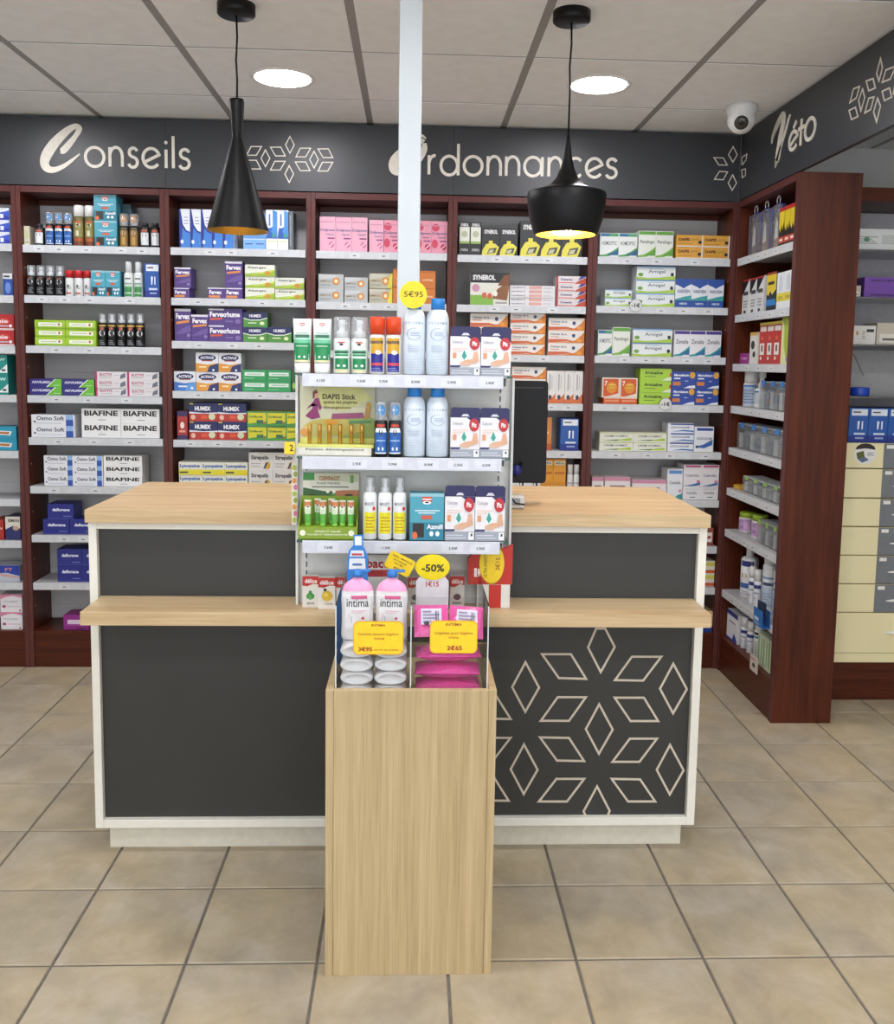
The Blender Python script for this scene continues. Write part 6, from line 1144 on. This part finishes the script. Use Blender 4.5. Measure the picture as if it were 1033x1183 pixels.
def stock(key, dk, a0, a1, dz, htot, cols, rows, opt, front, z0, axis='x'):
    d = D[dk]; rnd = d['kind'] in ('can', 'trigger')
    if axis == 'x' and key[0] in range(6): a0 = max(a0, BX[key[0]]+.0235); a1 = min(a1, BX[key[0]+1]-.0235)
    if axis == 'y': a0 = min(a0, YFAR-.0245); a1 = max(a1, YN+.037)
    sgn = 1 if a1 > a0 else -1
    if d['kind'] == 'pouch': htot *= .89
    cw_ = abs(a1-a0)/cols; h = htot/rows
    for r in range(rows):
        for c in range(cols):
            a = a0+sgn*cw_*(c+.5); w = cw_-.0012; hh = h-.0004; dep = opt.get('dep') or (.115 if d['kind'] != 'hang' else .045)
            if d['kind'] == 'clearbox': dep = .10
            a += random.uniform(-.0003, .0003); set_ = random.uniform(0, .006)+opt.get('off', 0)
            z = z0+dz+r*h+.0003
            if axis == 'x':
                if rnd or d['kind'] == 'tube': loc = (a, front+w/2+set_, z)
                else: loc = (a, front+set_, z)
                rz = 0
            else:
                if rnd:
                    w = min(w*.62, .085) if dk != 'trigger' else .06; a_ = a+.0
                    loc = (front+w/2+.004+set_, a_, z)
                    rz = -PI/4 if dk != 'trigger' else -PI/2
                else: loc = (front+set_, a, z); rz = -PI/2
            o = goods(dk, w, hh, dep, loc, rz+(random.uniform(-.009, .009) if d['kind'] == 'box' else 0))
            note = opt.get('note')
            pn = posname(c, r, cols, rows)
            if note == 1: pn = (pn+' of left pair').strip()
            elif note == 2: pn = (pn+' of right three').strip()
            elif isinstance(note, str): pn = (pn+' '+note).strip()
            lab = d['desc']+(', '+pn if pn else '')+', '+shelfname(key)
            n = len(lab.split())
            if n > 16: lab = d['desc']+', '+pn+', '+shelfname(key).replace(' shelf', '')
            if len(lab.split()) > 16: print('LONG', len(lab.split()), lab)
            tag(o, ' '.join(lab.split()[:16]), d.get('cat', 'carton'), ('%s, %s' % (d['desc'], shelfname(key))) if cols*rows > 1 else None)
for key, dk, a0, a1, dz, ht, cols, rows, opt in ITEMS:
    b, s = key
    if b == 'G': stock(key, dk, a0, a1, dz, ht, cols, rows, dict(opt, dep=.05), 2.532, GSZ[s-1])
    elif b == 'S': stock(key, dk, a0, a1, dz, ht, cols, rows, opt, 1.598, SZ['S'][s-1], 'y')
    else: stock(key, dk, a0, a1, dz, ht, cols, rows, opt, 4.452, SZ[b][s-1])
# sweets cartons on the counter ledge
for key, dk, x0, x1, h, y in (('L', 'candymint', -.310, -.264, .092, 2.588), ('L', 'candylemon', -.2625, -.2135, .092, 2.570), ('L', 'candygrey', -.212, -.166, .092, 2.578), ('L', 'candygrey', .118, .160, .095, 2.585), ('L', 'candygrey', -.005, .042, .092, 2.580), ('L', 'candygrey', .066, .112, .097, 2.583)):
    o = goods(dk, x1-x0, h, .026, ((x0+x1)/2, y, LZ+.0003), 0)
    nm = {-.212: 'just left of the bin', .118: 'behind the bin, far right', -.005: 'behind the pink wipes, left', .066: 'behind the pink wipes, right'}.get(x0, 'left of the bin')
    tag(o, D[dk]['desc']+' '+nm, 'carton', 'sweets cartons on the ledge')
# goods on the drawer cabinet
def cab(dk, x0, x1, z, h, y, label, dep=.13, grp=None):
    o = goods(dk, x1-x0, h, dep, ((x0+x1)/2, y, z+.0003), 0); tag(o, label, 'carton', grp)
cab('whitegauze', 1.945, 2.17, 2.056, .092, 4.02, 'flat white carton with grey print, top glass shelf of drawer cabinet')
cab('purplebig', 2.025, 2.30, 1.849, .092, 4.05, 'large purple carton on the second glass shelf of drawer cabinet', .2)
cab('beigesmall', 1.952, 1.995, 1.849, .05, 4.02, 'small beige carton left of the purple carton', .06)
cab('whitesmall', 1.97, 2.075, 1.64, .083, 4.02, 'small white carton with black print, third glass shelf of cabinet')
cab('beigesmall', 2.085, 2.22, 1.64, .098, 4.03, 'beige and white carton cut by the right edge, third glass shelf')
for q in range(4):
    cab('bluetest', 1.978+.0905*q, 2.0665+.0905*q, 1.1995, .155, 4.02, 'blue carton with tweezers picture on drawer cabinet top, %s' % ('leftmost', 'second from left', 'third from left', 'cut off outside the picture')[q], .2, 'blue cartons on the drawer cabinet')
o = MB().lathe([(.030, 0), (.043, .0), (.0445, .004), (.0445, .034), (.043, .038), (.030, .038), (.030, 0)], M('#1c46b4', .35), 28, close=False).build('tape_roll')
o.location = (2.035, 4.06, 1.4095); tag(o, 'blue roll of tape on the lowest glass shelf of drawer cabinet', 'tape')
o = MB().box(2.075, 2.4, 4.24, 4.246, 1.4095, 1.62, M('#aaa8a8', .6)); o.add([(2.085, 4.2395, 1.60), (2.092, 4.2395, 1.60), (2.145, 4.2395, 1.50), (2.138, 4.2395, 1.50)], [(0, 1, 2, 3)], M('#77726f', .6))
tag(o.build('grey_board'), 'grey board leaning at the back of the lowest glass shelf', 'board')
# blue leaflet box and paper tag on the side unit
x = MB(); x.prism([(-.05, 0), (.05, 0), (.05, .075), (-.05, .075)], .0, .002, M('#2f6fb8', .4)); x.box(-.05, .05, .002, .035, 0, .002, M('#2f6fb8', .4)); x.prism([(-.046, .05), (.046, .05), (.046, .11), (-.046, .105)], .015, .018, M('#23304f', .45))
prints(x, [R(.1, .3, .6, .5, '#d0dcea'), R(.1, .1, .7, .18, '#a4c0e0')], lambda u, v, i: (-.05+.1*u, -.0004, .075*v)); x.box(-.05, .05, .0345, .036, 0, .075, M('#2f6fb8', .4))
o = x.build('leaflet_box'); o.location = (1.5315, 3.835, .40); o.rotation_euler.z = -PI/2; tag(o, 'small blue leaflet box hung on the eighth shelf edge, side unit', 'leaflet box')
x = MB(); x.box(-.045, .045, 0, .002, 0, .075, M('#d8cfc8', .5)); prints(x, [C(.5, .4, .2, .14, '#4a3f38', 8), R(.1, .7, .7, .8, '#c09088')], lambda u, v, i: (-.045+.09*u, -.0004, .075*v))
o = x.build('paper_tag'); o.location = (1.5655, 3.94, .155); o.rotation_euler.z = -PI/2; tag(o, 'small pale price tag on the bottom board edge, side unit', 'price tag')
# round discount stickers on the shelf edges
for x_, z_, lab in ((1.085, 1.821, 'round white sticker reading -1€ on the second shelf edge, fifth bay'), (1.251, 1.343, 'round white sticker reading -1€ on the fourth shelf edge, fifth bay')):
    m = MB().prism([(.031*math.cos(a*PI/12), .031*math.sin(a*PI/12)) for a in range(24)], -.001, 0, M('#4a4a4e', .5)); m.prism([(.0295*math.cos(a*PI/12), .0295*math.sin(a*PI/12)) for a in range(24)], -.0013, -.001, M('#d4d6d4', .45))
    prints(m, [T(.15, .34, .85, .68, '-1€', '#2c2c30', .03)], lambda u, v, i: (-.031+.062*u, -.0017, -.031+.062*v))
    o = m.build('discount_sticker'); o.location = (x_, 4.4285, z_); tag(o, lab, 'sticker')
n_tri = 0
print('objects', len(bpy.data.objects))
